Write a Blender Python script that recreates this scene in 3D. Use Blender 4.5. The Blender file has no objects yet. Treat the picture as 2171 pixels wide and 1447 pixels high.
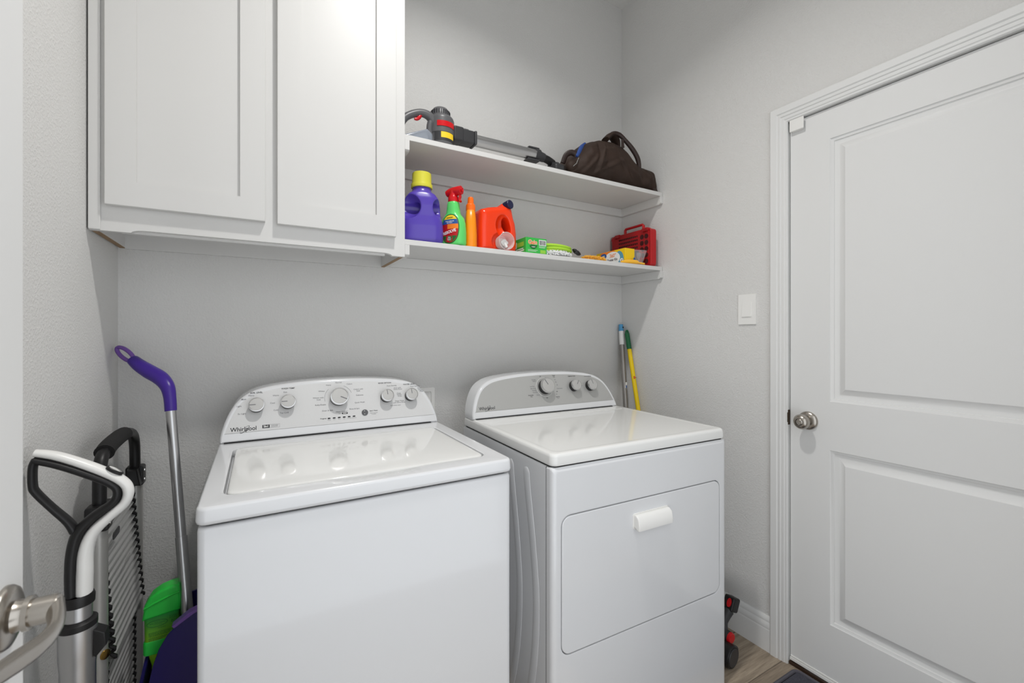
import bpy, bmesh, math, random
from mathutils import Vector, Matrix
random.seed(7)
SC = bpy.context.scene
COL = SC.collection
PI = math.pi

# ------------------------------------------------------------------ camera, world, lights, exposure
cam_d = bpy.data.cameras.new('camera')
cam_d.sensor_width = 36.0
cam_d.sensor_fit = 'HORIZONTAL'
cam_d.lens = 36.0 * 935.0 / 2171.0
cam_d.shift_y = -(723.5 - 707.0) / 2171.0
cam_d.clip_start = 0.02
cam_d.dof.use_dof = True
cam_d.dof.focus_distance = 1.5
cam_d.dof.aperture_fstop = 6.3
cam = bpy.data.objects.new('camera', cam_d)
COL.objects.link(cam)
cam.location = (0, 0, 1.25)
cam.rotation_euler = (PI / 2, 0, -math.radians(29.8))
SC.camera = cam

SC.view_settings.view_transform = 'Standard'
SC.view_settings.look = 'None'
SC.view_settings.gamma = 1.0
SC.view_settings.use_curve_mapping = False
SC.view_settings.exposure = 0.0

W = bpy.data.worlds.new('hall_daylight')
SC.world = W
W.use_nodes = True
bg = W.node_tree.nodes['Background']
bg.inputs[0].default_value = (0.93, 0.965, 1.0, 1)
bg.inputs[1].default_value = 1.5

LAMP = (0.50, 0.82, 3.03)
ld = bpy.data.lights.new('ceiling_lamp', 'AREA')
ld.shape = 'DISK'
ld.size = 0.11
ld.spread = math.radians(141)
ld.energy = 14.6
ld.color = (1.0, 0.985, 0.955)
lo = bpy.data.objects.new('ceiling_lamp', ld)
lo.location = LAMP
COL.objects.link(lo)

# ------------------------------------------------------------------ room numbers (metres)
XL, XR, YB, ZC, YF = -0.387, 1.746, 1.823, 3.05, -0.08
SH_HI, SH_LO = 1.953, 1.583            # tops of the two shelves
SHY = 1.535                            # front edge of the shelves

# ------------------------------------------------------------------ materials
def S(r, g, b):
    f = lambda c: (c / 12.92 if c <= 0.04045 else ((c + 0.055) / 1.055) ** 2.4)
    return (f(r / 255), f(g / 255), f(b / 255), 1.0)

def mat(name, col, rough=0.5, metal=0.0, coat=0.0, bump=None, var=None, trans=0.0, ior=1.45, alpha=1.0, sheen=0.0, spec=None, aniso=None):
    m = bpy.data.materials.new(name)
    m.use_nodes = True
    nt = m.node_tree
    p = nt.nodes['Principled BSDF']
    p.inputs['Base Color'].default_value = col
    p.inputs['Roughness'].default_value = rough
    p.inputs['Metallic'].default_value = metal
    p.inputs['Coat Weight'].default_value = coat
    p.inputs['Coat Roughness'].default_value = 0.04
    p.inputs['Transmission Weight'].default_value = trans
    p.inputs['IOR'].default_value = ior
    p.inputs['Alpha'].default_value = alpha
    if spec is not None:
        p.inputs['Specular IOR Level'].default_value = spec
    if sheen:
        p.inputs['Sheen Weight'].default_value = sheen
    tc = nt.nodes.new('ShaderNodeTexCoord')
    if var:                                          # (scale, amount, stretch) gentle colour variation
        mp = nt.nodes.new('ShaderNodeMapping')
        mp.inputs['Scale'].default_value = var[2] if len(var) > 2 else (1, 1, 1)
        n = nt.nodes.new('ShaderNodeTexNoise')
        n.inputs['Scale'].default_value = var[0]
        n.inputs['Detail'].default_value = 4
        nt.links.new(tc.outputs['Object'], mp.inputs[0])
        nt.links.new(mp.outputs[0], n.inputs['Vector'])
        mx = nt.nodes.new('ShaderNodeMix')
        mx.data_type = 'RGBA'
        a = var[1]
        mx.inputs[6].default_value = tuple(c * (1 - a) for c in col[:3]) + (1,)
        mx.inputs[7].default_value = tuple(min(1, c * (1 + a)) for c in col[:3]) + (1,)
        nt.links.new(n.outputs[0], mx.inputs[0])
        nt.links.new(mx.outputs[2], p.inputs['Base Color'])
    if bump:                                         # (scale, strength, distance, stretch)
        n = nt.nodes.new('ShaderNodeTexNoise')
        n.inputs['Scale'].default_value = bump[0]
        n.inputs['Detail'].default_value = 3
        mp = nt.nodes.new('ShaderNodeMapping')
        mp.inputs['Scale'].default_value = bump[3] if len(bump) > 3 else (1, 1, 1)
        nt.links.new(tc.outputs['Object'], mp.inputs[0])
        nt.links.new(mp.outputs[0], n.inputs['Vector'])
        b = nt.nodes.new('ShaderNodeBump')
        b.inputs['Strength'].default_value = bump[1]
        b.inputs['Distance'].default_value = bump[2]
        nt.links.new(n.outputs[0], b.inputs['Height'])
        nt.links.new(b.outputs[0], p.inputs['Normal'])
    return m

def wall_mat(name, col):
    m = mat(name, col, 0.85, spec=0.25)
    nt = m.node_tree
    p = nt.nodes['Principled BSDF']
    tc = nt.nodes.new('ShaderNodeTexCoord')
    n1 = nt.nodes.new('ShaderNodeTexNoise')
    n1.inputs['Scale'].default_value = 160
    n1.inputs['Detail'].default_value = 2.5
    n1.inputs['Roughness'].default_value = 0.55
    nt.links.new(tc.outputs['Object'], n1.inputs['Vector'])
    r = nt.nodes.new('ShaderNodeValToRGB')
    r.color_ramp.elements[0].position = 0.42
    r.color_ramp.elements[1].position = 0.66
    nt.links.new(n1.outputs[0], r.inputs[0])
    b = nt.nodes.new('ShaderNodeBump')
    b.inputs['Strength'].default_value = 0.36
    b.inputs['Distance'].default_value = 0.0018
    nt.links.new(r.outputs[0], b.inputs['Height'])
    nt.links.new(b.outputs[0], p.inputs['Normal'])
    return m

def wood_floor():
    m = mat('plank_floor', S(140, 122, 104), 0.45)
    nt = m.node_tree
    p = nt.nodes['Principled BSDF']
    tc = nt.nodes.new('ShaderNodeTexCoord')
    br = nt.nodes.new('ShaderNodeTexBrick')
    br.offset = 0.37
    br.inputs['Color1'].default_value = S(156, 142, 126)
    br.inputs['Color2'].default_value = S(178, 164, 147)
    br.inputs['Mortar'].default_value = S(112, 100, 88)
    br.inputs['Scale'].default_value = 1.0
    br.inputs['Brick Width'].default_value = 1.2
    br.inputs['Row Height'].default_value = 0.19
    br.inputs['Mortar Size'].default_value = 0.002
    nt.links.new(tc.outputs['Object'], br.inputs['Vector'])
    mp = nt.nodes.new('ShaderNodeMapping')
    mp.inputs['Scale'].default_value = (1.6, 22, 1)
    nt.links.new(tc.outputs['Object'], mp.inputs[0])
    n = nt.nodes.new('ShaderNodeTexNoise')
    n.inputs['Scale'].default_value = 3.5
    n.inputs['Detail'].default_value = 8
    n.inputs['Roughness'].default_value = 0.7
    nt.links.new(mp.outputs[0], n.inputs['Vector'])
    r = nt.nodes.new('ShaderNodeValToRGB')
    r.color_ramp.elements[0].position = 0.35
    r.color_ramp.elements[0].color = (0.55, 0.53, 0.5, 1)
    r.color_ramp.elements[1].position = 0.65
    r.color_ramp.elements[1].color = (1.12, 1.1, 1.06, 1)
    nt.links.new(n.outputs[0], r.inputs[0])
    mx = nt.nodes.new('ShaderNodeMix')
    mx.data_type = 'RGBA'
    mx.blend_type = 'MULTIPLY'
    mx.inputs[0].default_value = 1.0
    nt.links.new(br.outputs[0], mx.inputs[6])
    nt.links.new(r.outputs[0], mx.inputs[7])
    nt.links.new(mx.outputs[2], p.inputs['Base Color'])
    b = nt.nodes.new('ShaderNodeBump')
    b.inputs['Strength'].default_value = 0.2
    b.inputs['Distance'].default_value = 0.002
    nt.links.new(n.outputs[0], b.inputs['Height'])
    nt.links.new(b.outputs[0], p.inputs['Normal'])
    return m

M = {}
M['wall'] = wall_mat('greige_wall_paint', S(217, 216, 214))
M['ceiling'] = wall_mat('ceiling_paint', S(222, 221, 218))
M['floor'] = wood_floor()
M['trim'] = mat('white_trim_paint', S(225, 225, 224), 0.55, bump=(60, 0.03, 0.001))
M['cab'] = mat('white_cabinet_paint', S(214, 213, 211), 0.4, bump=(420, 0.05, 0.0006))
M['raw'] = mat('raw_particle_board', S(150, 125, 98), 0.9, var=(160, 0.35))
M['enamel'] = mat('white_enamel', S(223, 224, 226), 0.16, coat=0.5)
M['enamel_lid'] = mat('white_gloss_plastic', S(231, 231, 229), 0.075, coat=0.0)
M['panel_w'] = mat('pale_grey_console_face', S(216, 216, 216), 0.42, var=(300, 0.03))
M['panel_d'] = mat('silver_console_face', S(186, 186, 184), 0.4, metal=0.35, bump=(900, 0.03, 0.0004))
M['knob'] = mat('brushed_silver_plastic', S(192, 191, 189), 0.5, metal=0.35)
M['chrome'] = mat('chrome_ring', S(214, 214, 214), 0.24, metal=1.0)
M['dark'] = mat('dark_shadow_gap', S(26, 26, 27), 0.6)
M['ink'] = mat('dark_grey_ink', S(52, 52, 56), 0.7)
M['ink2'] = mat('mid_grey_ink', S(118, 118, 122), 0.7)
M['btn'] = mat('grey_button', S(92, 92, 94), 0.4)
M['nickel'] = mat('satin_nickel', S(178, 172, 164), 0.27, metal=1.0, bump=(300, 0.02, 0.0005))
M['alu'] = mat('brushed_aluminium', S(196, 196, 197), 0.3, metal=1.0, bump=(60, 0.05, 0.0004, (8, 8, 0.4)))
M['alu_dull'] = mat('dull_aluminium', S(190, 189, 186), 0.42, metal=0.6, bump=(80, 0.08, 0.0006))
M['bronze'] = mat('dark_bronze_metal', S(74, 60, 48), 0.4, metal=0.9)
M['black'] = mat('black_plastic', S(24, 23, 24), 0.42, bump=(250, 0.05, 0.0006))
M['foam'] = mat('black_foam', S(30, 29, 29), 0.85, bump=(220, 0.4, 0.001))
M['white_p'] = mat('white_plastic', S(236, 235, 232), 0.3)
M['purple_d'] = mat('deep_purple_plastic', S(62, 34, 138), 0.33)
M['purple_l'] = mat('lilac_rubber', S(122, 86, 168), 0.5)
M['indigo'] = mat('indigo_plastic', S(34, 25, 98), 0.3, bump=(90, 0.04, 0.001))
M['green_b'] = mat('bright_green_plastic', S(44, 204, 72), 0.32)
M['alu_plate'] = mat('bright_ribbed_aluminium', S(214, 214, 213), 0.3, metal=0.6)
M['brass'] = mat('brass', S(196, 158, 82), 0.25, metal=1.0)
M['jug_p'] = mat('violet_jug_plastic', S(84, 64, 170), 0.28, coat=0.2)
M['cap_y'] = mat('yellow_green_cap', S(216, 210, 66), 0.4, bump=(12, 0.0, 0.001))
M['red'] = mat('red_plastic', S(206, 20, 30), 0.28)
M['mint'] = mat('light_green_plastic', S(98, 214, 110), 0.3)
M['orange'] = mat('orange_plastic', S(255, 148, 12), 0.3)
M['orange_d'] = mat('deep_orange_plastic', S(248, 112, 20), 0.32)
M['jug_r'] = mat('orange_red_plastic', S(244, 62, 18), 0.24, coat=0.2)
M['navy'] = mat('navy_cap', S(28, 30, 66), 0.4)
M['clear'] = mat('clear_plastic', (1, 1, 1, 1), 0.03, trans=1.0, ior=1.12)
M['cupmat'] = mat('milky_clear_plastic', (0.95, 0.92, 0.92, 1), 0.35, trans=0.62, ior=1.15)
M['film'] = mat('thin_clear_film', (1, 1, 1, 1), 0.22, trans=0.85, ior=1.08)
M['boxg'] = mat('green_carton', S(56, 184, 74), 0.45)
M['boxg2'] = mat('lime_print', S(150, 206, 70), 0.5)
M['leaf'] = mat('dark_green_print', S(22, 104, 44), 0.5)
M['pwhite'] = mat('white_print', S(242, 242, 240), 0.5)
M['porange'] = mat('orange_print', S(244, 130, 30), 0.5)
M['pblack'] = mat('black_print', S(22, 22, 28), 0.5)
M['pyellow'] = mat('yellow_print', S(244, 206, 40), 0.5)
M['pred'] = mat('red_print', S(186, 22, 26), 0.45)
M['pblue'] = mat('blue_print', S(34, 84, 152), 0.5)
M['pteal'] = mat('teal_print', S(92, 158, 184), 0.5)
M['boxy'] = mat('yellow_carton', S(246, 204, 16), 0.45)
M['lime'] = mat('lime_cord', S(176, 222, 62), 0.7, bump=(500, 0.5, 0.001))
M['fluffw'] = mat('white_microfibre', S(240, 240, 240), 0.95, sheen=0.4)
M['fluffy'] = mat('golden_microfibre', S(255, 192, 52), 0.95, sheen=0.3)
M['case'] = mat('red_case_plastic', S(186, 18, 26), 0.34)
M['case_d'] = mat('dark_red_recess', S(74, 16, 20), 0.6)
M['vac'] = mat('charcoal_vacuum_plastic', S(92, 92, 94), 0.38, bump=(300, 0.03, 0.0005))
M['vac_d'] = mat('dark_grey_plastic', S(54, 54, 56), 0.42)
M['smoke'] = mat('smoky_clear_bin', S(178, 186, 198), 0.2, trans=0.5)
M['bag'] = mat('brown_waxed_canvas', S(50, 34, 25), 0.7, bump=(38, 0.3, 0.006), var=(14, 0.25))
M['leather'] = mat('dark_brown_leather', S(48, 34, 30), 0.45, bump=(200, 0.15, 0.001))
M['denim'] = mat('blue_lining', S(46, 76, 142), 0.8)
M['pole_g'] = mat('grey_pole', S(150, 146, 142), 0.35, metal=0.5)
M['pole_b'] = mat('sky_blue_plastic', S(84, 160, 208), 0.4)
M['pole_y'] = mat('yellow_pole', S(240, 206, 10), 0.35)
M['pole_e'] = mat('dark_green_plastic', S(20, 104, 62), 0.4)
M['matpile'] = mat('charcoal_mat_pile', S(70, 70, 80), 0.95, bump=(260, 1.0, 0.004), var=(180, 0.5))
M['matedge'] = mat('mat_binding', S(84, 82, 90), 0.8, bump=(300, 0.3, 0.001))
M['thr'] = mat('dark_wood_threshold', S(58, 40, 28), 0.5, var=(20, 0.3, (8, 1, 1)))
M['lampglass'] = mat('lamp_diffuser', (1, 1, 1, 1), 0.5)
lp = M['lampglass'].node_tree.nodes['Principled BSDF']
lp.inputs['Emission Color'].default_value = (1.0, 0.965, 0.92, 1)
lp.inputs['Emission Strength'].default_value = 6.0
def grad_mat():
    m = mat('yellow_green_label', S(130, 198, 36), 0.4)
    nt = m.node_tree; tc = nt.nodes.new('ShaderNodeTexCoord'); sp = nt.nodes.new('ShaderNodeSeparateXYZ'); r = nt.nodes.new('ShaderNodeValToRGB')
    nt.links.new(tc.outputs['Object'], sp.inputs[0]); nt.links.new(sp.outputs['Z'], r.inputs[0])
    r.color_ramp.elements[0].position = 0.125; r.color_ramp.elements[0].color = S(128, 186, 30)
    r.color_ramp.elements[1].position = 0.195; r.color_ramp.elements[1].color = S(24, 150, 64)
    nt.links.new(r.outputs[0], nt.nodes['Principled BSDF'].inputs['Base Color'])
    return m
M['lab_grad'] = grad_mat()

# ------------------------------------------------------------------ mesh helpers
def T(x=0, y=0, z=0): return Matrix.Translation((x, y, z))
def R(a, ax): return Matrix.Rotation(a, 4, ax)
def frame(o, ex, ey, ez=None):
    ex = Vector(ex).normalized(); ey = Vector(ey); ey = (ey - ex * ey.dot(ex)).normalized()
    ez = ex.cross(ey) if ez is None else Vector(ez)
    m = Matrix.Identity(4)
    for i in range(3):
        m[i][0] = ex[i]; m[i][1] = ey[i]; m[i][2] = ez[i]; m[i][3] = o[i]
    return m

class MB:
    def __init__(s): s.v = []; s.f = []; s.mi = []
    def add(s, vs, fs, m=None, k=0):
        o = len(s.v)
        s.v += [tuple(m @ Vector(p)) if m is not None else tuple(p) for p in vs]
        s.f += [tuple(i + o for i in f) for f in fs]
        s.mi += [k] * len(fs)
        return s
    def bm(s, b, m=None, k=0):
        b.verts.index_update()
        vs = [v.co.copy() for v in b.verts]; fs = [[v.index for v in f.verts] for f in b.faces]
        b.free()
        return s.add(vs, fs, m, k)
    def box(s, x0, x1, y0, y1, z0, z1, bev=0.0, seg=2, m=None, k=0):
        b = bmesh.new()
        bmesh.ops.create_cube(b, size=1)
        for v in b.verts:
            v.co = ((x0 + x1) / 2 + v.co.x * (x1 - x0), (y0 + y1) / 2 + v.co.y * (y1 - y0), (z0 + z1) / 2 + v.co.z * (z1 - z0))
        if bev: bmesh.ops.bevel(b, geom=b.edges[:], offset=bev, segments=seg, profile=0.5, affect='EDGES')
        return s.bm(b, m, k)
    def prism(s, poly, d0, d1, bev=0.0, seg=2, m=None, k=0, both=True):      # polygon in local xy, from z=d0 to z=d1
        b = bmesh.new()
        lo = [b.verts.new((p[0], p[1], d0)) for p in poly]
        hi = [b.verts.new((p[0], p[1], d1)) for p in poly]
        n = len(poly)
        fl = b.faces.new(lo[::-1]); fh = b.faces.new(hi)
        for i in range(n): b.faces.new((lo[i], lo[(i + 1) % n], hi[(i + 1) % n], hi[i]))
        bmesh.ops.recalc_face_normals(b, faces=b.faces[:])
        if bev:
            es = list(fh.edges) + (list(fl.edges) if both else [])
            bmesh.ops.bevel(b, geom=es, offset=bev, segments=seg, profile=0.5, affect='EDGES')
        return s.bm(b, m, k)
    def loft(s, rings, cap0=True, cap1=True, m=None, k=0, closed=True):
        n = len(rings[0]); vs = [p for r in rings for p in r]; fs = []
        for i in range(len(rings) - 1):
            for j in range(n if closed else n - 1):
                a = i * n + j; b = i * n + (j + 1) % n
                fs.append((a, b, b + n, a + n))
        if cap0: fs.append(tuple(range(n))[::-1])
        if cap1: fs.append(tuple((len(rings) - 1) * n + j for j in range(n)))
        return s.add(vs, fs, m, k)
    def lathe(s, prof, n=32, m=None, k=0, cap=True):
        rings = [[(r * math.cos(2 * PI * j / n), r * math.sin(2 * PI * j / n), z) for j in range(n)] for r, z in prof]
        return s.loft(rings, cap, cap, m, k)
    def tube(s, pts, r, n=12, closed=False, m=None, k=0, up=None, flat=None, caps=True):
        pts = [Vector(p) for p in pts]; N = len(pts)
        rad = r if isinstance(r, (list, tuple)) else [r] * N
        rings = []; prev = None
        for i, p in enumerate(pts):
            if closed: t = (pts[(i + 1) % N] - pts[i - 1])
            else: t = pts[min(i + 1, N - 1)] - pts[max(i - 1, 0)]
            t.normalize()
            if up is not None: x = Vector(up)
            elif prev is None: x = Vector((0, 0, 1)) if abs(t.z) < 0.9 else Vector((1, 0, 0))
            else: x = prev
            x = (x - t * x.dot(t)).normalized(); y = t.cross(x); prev = x
            fa, fb = flat if flat else (1, 1)
            rings.append([tuple(p + x * (rad[i] * fa * math.cos(2 * PI * j / n)) + y * (rad[i] * fb * math.sin(2 * PI * j / n))) for j in range(n)])
        if closed:
            rings.append(rings[0])
            return s.loft(rings, False, False, m, k)
        return s.loft(rings, caps, caps, m, k)
    def build(s, name, mats, parent=None, angle=38, props=None, flat=False):
        me = bpy.data.meshes.new(name)
        me.from_pydata(s.v, [], s.f)
        if len(me.polygons) == len(s.mi): me.polygons.foreach_set('material_index', s.mi)
        bb = bmesh.new(); bb.from_mesh(me)
        bmesh.ops.remove_doubles(bb, verts=bb.verts[:], dist=1e-6)
        bmesh.ops.recalc_face_normals(bb, faces=bb.faces[:])
        bb.to_mesh(me); bb.free()
        if not isinstance(mats, (list, tuple)): mats = [mats]
        for mm in mats: me.materials.append(M[mm] if isinstance(mm, str) else mm)
        if not flat:
            me.polygons.foreach_set('use_smooth', [True] * len(me.polygons))
            me.set_sharp_from_angle(angle=math.radians(angle))
        me.update()
        o = bpy.data.objects.new(name, me)
        COL.objects.link(o)
        if parent is not None: o.parent = parent
        if not flat and angle < 90:
            wn = o.modifiers.new('weighted_normals', 'WEIGHTED_NORMAL'); wn.keep_sharp = True; wn.weight = 80
        if props:
            for a, b in props.items(): o[a] = b
        return o

def tag(o, label, cat, group=None, kind=None):
    o['label'] = label; o['category'] = cat
    if group: o['group'] = group
    if kind: o['kind'] = kind
    return o
def thing(name, label, cat, loc=(0, 0, 0), rz=0.0, group=None):
    o = bpy.data.objects.new(name, None)
    o.empty_display_size = 0.05
    COL.objects.link(o); o.location = loc; o.rotation_euler = (0, 0, rz)
    return tag(o, label, cat, group)

def smooth_path(pts, n=8, closed=False):
    P = [Vector(p) for p in pts]; out = []; N = len(P)
    for i in range(N if closed else N - 1):
        g = (lambda k: P[k % N]) if closed else (lambda k: P[max(0, min(N - 1, k))])
        a, b, c, d = g(i - 1), g(i), g(i + 1), g(i + 2)
        for j in range(n):
            t = j / n
            out.append(0.5 * ((2 * b) + (c - a) * t + (2 * a - 5 * b + 4 * c - d) * t * t + (3 * b - a - 3 * c + d) * t ** 3))
    if not closed: out.append(P[-1])
    return out
def lerp_list(vals, n):
    out = []
    for i in range(len(vals) - 1):
        for j in range(n): out.append(vals[i] + (vals[i + 1] - vals[i]) * j / n)
    return out + [vals[-1]]
def rrect(x0, x1, y0, y1, r, n=6):
    r4 = r if isinstance(r, (list, tuple)) else [r] * 4            # bl br tr tl
    cs = [(x0 + r4[0], y0 + r4[0], PI, r4[0]), (x1 - r4[1], y0 + r4[1], 1.5 * PI, r4[1]), (x1 - r4[2], y1 - r4[2], 0, r4[2]), (x0 + r4[3], y1 - r4[3], 0.5 * PI, r4[3])]
    return [(cx + rr * math.cos(a + PI / 2 * i / n), cy + rr * math.sin(a + PI / 2 * i / n)) for cx, cy, a, rr in cs for i in range(n + 1)]
def sup(cx, cy, a, b, e=2.6, n=36, z=0.0):
    out = []
    for j in range(n):
        t = 2 * PI * j / n; c, s_ = math.cos(t), math.sin(t)
        out.append((cx + a * math.copysign(abs(c) ** (2 / e), c), cy + b * math.copysign(abs(s_) ** (2 / e), s_), z))
    return out
def offset_poly(poly, d):                                       # inward offset of a ccw polygon
    n = len(poly); out = []
    for i in range(n):
        a, b, c = Vector(poly[i - 1]), Vector(poly[i]), Vector(poly[(i + 1) % n])
        e1, e2 = (b - a).normalized(), (c - b).normalized()
        n1, n2 = Vector((-e1.y, e1.x)), Vector((-e2.y, e2.x))
        q = n1 + n2; k = max(0.35, (1 + n1.dot(n2)))
        out.append(tuple(b + q * (d / k)))
    return out

_font_cache = {}
def text_geo(txt, size, bold=0.0, align='CENTER'):
    key = (txt, round(size, 5), bold, align)
    if key not in _font_cache:
        cu = bpy.data.curves.new('lettering_curve', 'FONT')
        cu.body = txt; cu.size = size; cu.align_x = align; cu.align_y = 'CENTER'; cu.offset = bold; cu.resolution_u = 3
        ob = bpy.data.objects.new('lettering_tmp', cu); COL.objects.link(ob)
        dg = bpy.context.evaluated_depsgraph_get(); ev = ob.evaluated_get(dg)
        me = ev.to_mesh()
        _font_cache[key] = ([tuple(v.co) for v in me.vertices], [tuple(p.vertices) for p in me.polygons])
        ev.to_mesh_clear()
        bpy.data.objects.remove(ob); bpy.data.curves.remove(cu)
    return _font_cache[key]
def put_text(mb, txt, size, m, bold=0.0, align='CENTER', k=0, sx=1.0):
    vs, fs = text_geo(txt, size, bold, align)
    mb.add([(x * sx, y, z) for x, y, z in vs], fs, m, k)

def bake(mb, cuts=(), voxel=None, smooth=0, factor=0.5):
    """boolean the cutters out of mb, remesh, smooth; returns an MB of the result (temporary objects are removed)"""
    def tmp(x):
        me = bpy.data.meshes.new('tmp'); me.from_pydata(x.v, [], x.f)
        bb = bmesh.new(); bb.from_mesh(me); bmesh.ops.recalc_face_normals(bb, faces=bb.faces[:]); bb.to_mesh(me); bb.free()
        o = bpy.data.objects.new('tmp', me); COL.objects.link(o); return o
    a = tmp(mb); cs = [tmp(c) for c in cuts]
    if voxel and cs:
        mo = a.modifiers.new('r0', 'REMESH'); mo.mode = 'VOXEL'; mo.voxel_size = voxel
    for c in cs:
        mo = a.modifiers.new('b', 'BOOLEAN'); mo.operation = 'DIFFERENCE'; mo.object = c; mo.solver = 'EXACT'
    if voxel:
        mo = a.modifiers.new('r', 'REMESH'); mo.mode = 'VOXEL'; mo.voxel_size = voxel
    if smooth:
        mo = a.modifiers.new('s', 'SMOOTH'); mo.iterations = smooth; mo.factor = factor
    dg = bpy.context.evaluated_depsgraph_get(); ev = a.evaluated_get(dg); me = ev.to_mesh()
    out = MB(); out.add([tuple(v.co) for v in me.vertices], [tuple(p.vertices) for p in me.polygons])
    ev.to_mesh_clear()
    for o in [a] + cs:
        me = o.data; bpy.data.objects.remove(o); bpy.data.meshes.remove(me)
    return out
def ellipsoid(mb, c, r, m=None, n=24, k=0, e=2.0):
    rings = []
    for i in range(1, n // 2):
        a = PI * i / (n // 2); z = -math.cos(a); q = math.sin(a)
        rings.append([(c[0] + r[0] * q * math.cos(2 * PI * j / n), c[1] + r[1] * q * math.sin(2 * PI * j / n), c[2] + r[2] * z) for j in range(n)])
    return mb.loft(rings, True, True, m, k)

def structure(name, mb, m, label, cat, parent=None):
    o = mb.build(name, m, parent)
    if parent is None: tag(o, label, cat, kind='structure')
    return o

# ------------------------------------------------------------------ room shell
mb = MB().box(XL - 0.1, XR + 0.1, YB, YB + 0.1, 0, ZC + 0.1)
structure('wall_back', mb, 'wall', 'light greige textured back wall behind the two appliances', 'wall')
mb = MB().box(XL - 0.1, XL, YF, YB, 0, ZC + 0.1)
structure('wall_left', mb, 'wall', 'light greige textured wall at the left of the room', 'wall')
DY0, DY1, DZ = 0.105, 0.931, 2.052                      # opening of the right door
mb = MB().box(XR, XR + 0.1, DY1 + 0.02, YB, 0, ZC + 0.1).box(XR, XR + 0.1, YF, DY0 - 0.02, 0, ZC + 0.1).box(XR, XR + 0.1, DY0 - 0.02, DY1 + 0.02, DZ + 0.02, ZC + 0.1)
structure('wall_right', mb, 'wall', 'light greige textured wall at the right, holding the closed door', 'wall')
mb = MB().box(1.2, XR + 0.1, YF - 0.1, YF, 0, ZC + 0.1).box(XL - 0.1, 1.2, YF - 0.1, YF, 2.35, ZC + 0.1)  # unseen wall and header, added to hold fill light off dryer and upper walls
structure('wall_front_light_block', mb, 'wall', 'unseen greige wall added behind the camera, its opening shaped for the fill light', 'wall')
mb = MB().box(XL - 0.1, XR + 0.1, YF, YB + 0.1, -0.1, 0)
structure('floor', mb, 'floor', 'grey brown wood plank floor', 'floor')
mb = MB().box(XL - 0.1, XR + 0.1, YF, YB + 0.1, ZC, ZC + 0.1)
structure('ceiling', mb, 'ceiling', 'pale painted ceiling above the laundry room', 'ceiling')

def baseboard(name, p0, p1, nrm, label):
    prof = [(0, 0), (0.014, 0), (0.014, 0.082), (0.012, 0.087), (0.012, 0.091), (0.0135, 0.095), (0.0125, 0.108), (0.009, 0.113), (0.0092, 0.117), (0.0095, 0.122), (0.007, 0.131), (0.003, 0.136), (0, 0.136)]
    rings = [[(p[0] + nrm[0] * t, p[1] + nrm[1] * t, z) for t, z in prof] for p in (p0, p1)]
    structure(name, MB().loft(rings), 'trim', label, 'baseboard')
baseboard('baseboard_right', (XR, 0.996), (XR, YB), (-1, 0), 'white moulded baseboard on the right wall between dryer and door casing')
baseboard('baseboard_back', (XL, YB), (XR, YB), (0, -1), 'white baseboard along the back wall behind the appliances')
baseboard('baseboard_left', (XL, YF), (XL, YB), (1, 0), 'white baseboard along the left wall')

# casing of the right door with its jamb
prof = [(0, 0), (0, 0.013), (0.004, 0.017), (0.026, 0.017), (0.030, 0.013), (0.034, 0.0155), (0.040, 0.0155), (0.043, 0.0125), (0.047, 0.0135), (0.053, 0.0135), (0.056, 0.011), (0.062, 0.0115), (0.065, 0.008), (0.065, 0)]
yl, yr, zt = 0.996, 0.040, 2.117
rings = []
for k in range(4):
    rr = []
    for w, t in prof:
        y = yl - w if k < 2 else yr + w
        z = 0.0 if k in (0, 3) else zt - w
        rr.append((XR - t, y, z))
    rings.append(rr)
mb = MB().loft(rings)
for y0, y1, z0, z1 in ((DY1, DY1 + 0.02, 0, DZ + 0.02), (DY0 - 0.02, DY0, 0, DZ + 0.02), (DY0, DY1, DZ, DZ + 0.02)):
    mb.box(XR - 0.001, XR + 0.1, y0, y1, z0, z1)
for y0, y1, z0, z1 in ((DY1 - 0.025, DY1, 0, DZ), (DY0, DY0 + 0.025, 0, DZ), (DY0 + 0.025, DY1 - 0.025, DZ - 0.025, DZ)):
    mb.box(XR + 0.044, XR + 0.1, y0, y1, z0, z1)
trim1 = structure('trim_1', mb, 'trim', 'white moulded casing around the closed door on the right', 'door casing')
mb = MB().box(XR - 0.008, XR + 0.006, DY1 - 0.0015, DY1 + 0.006, 0.905, 0.962, 0.002)
mb.box(XR - 0.0095, XR - 0.007, DY1 - 0.002, DY1 + 0.003, 0.915, 0.952, 0.001)
mb.build('strike_plate', 'bronze', trim1, props={'label': 'small dark bronze strike plate'})
mb = MB().box(XR - 0.004, XR + 0.1, DY0, DY1, 0, 0.012, 0.003)
structure('trim_2', mb, 'thr', 'dark wood threshold strip under the closed right door', 'threshold')

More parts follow.
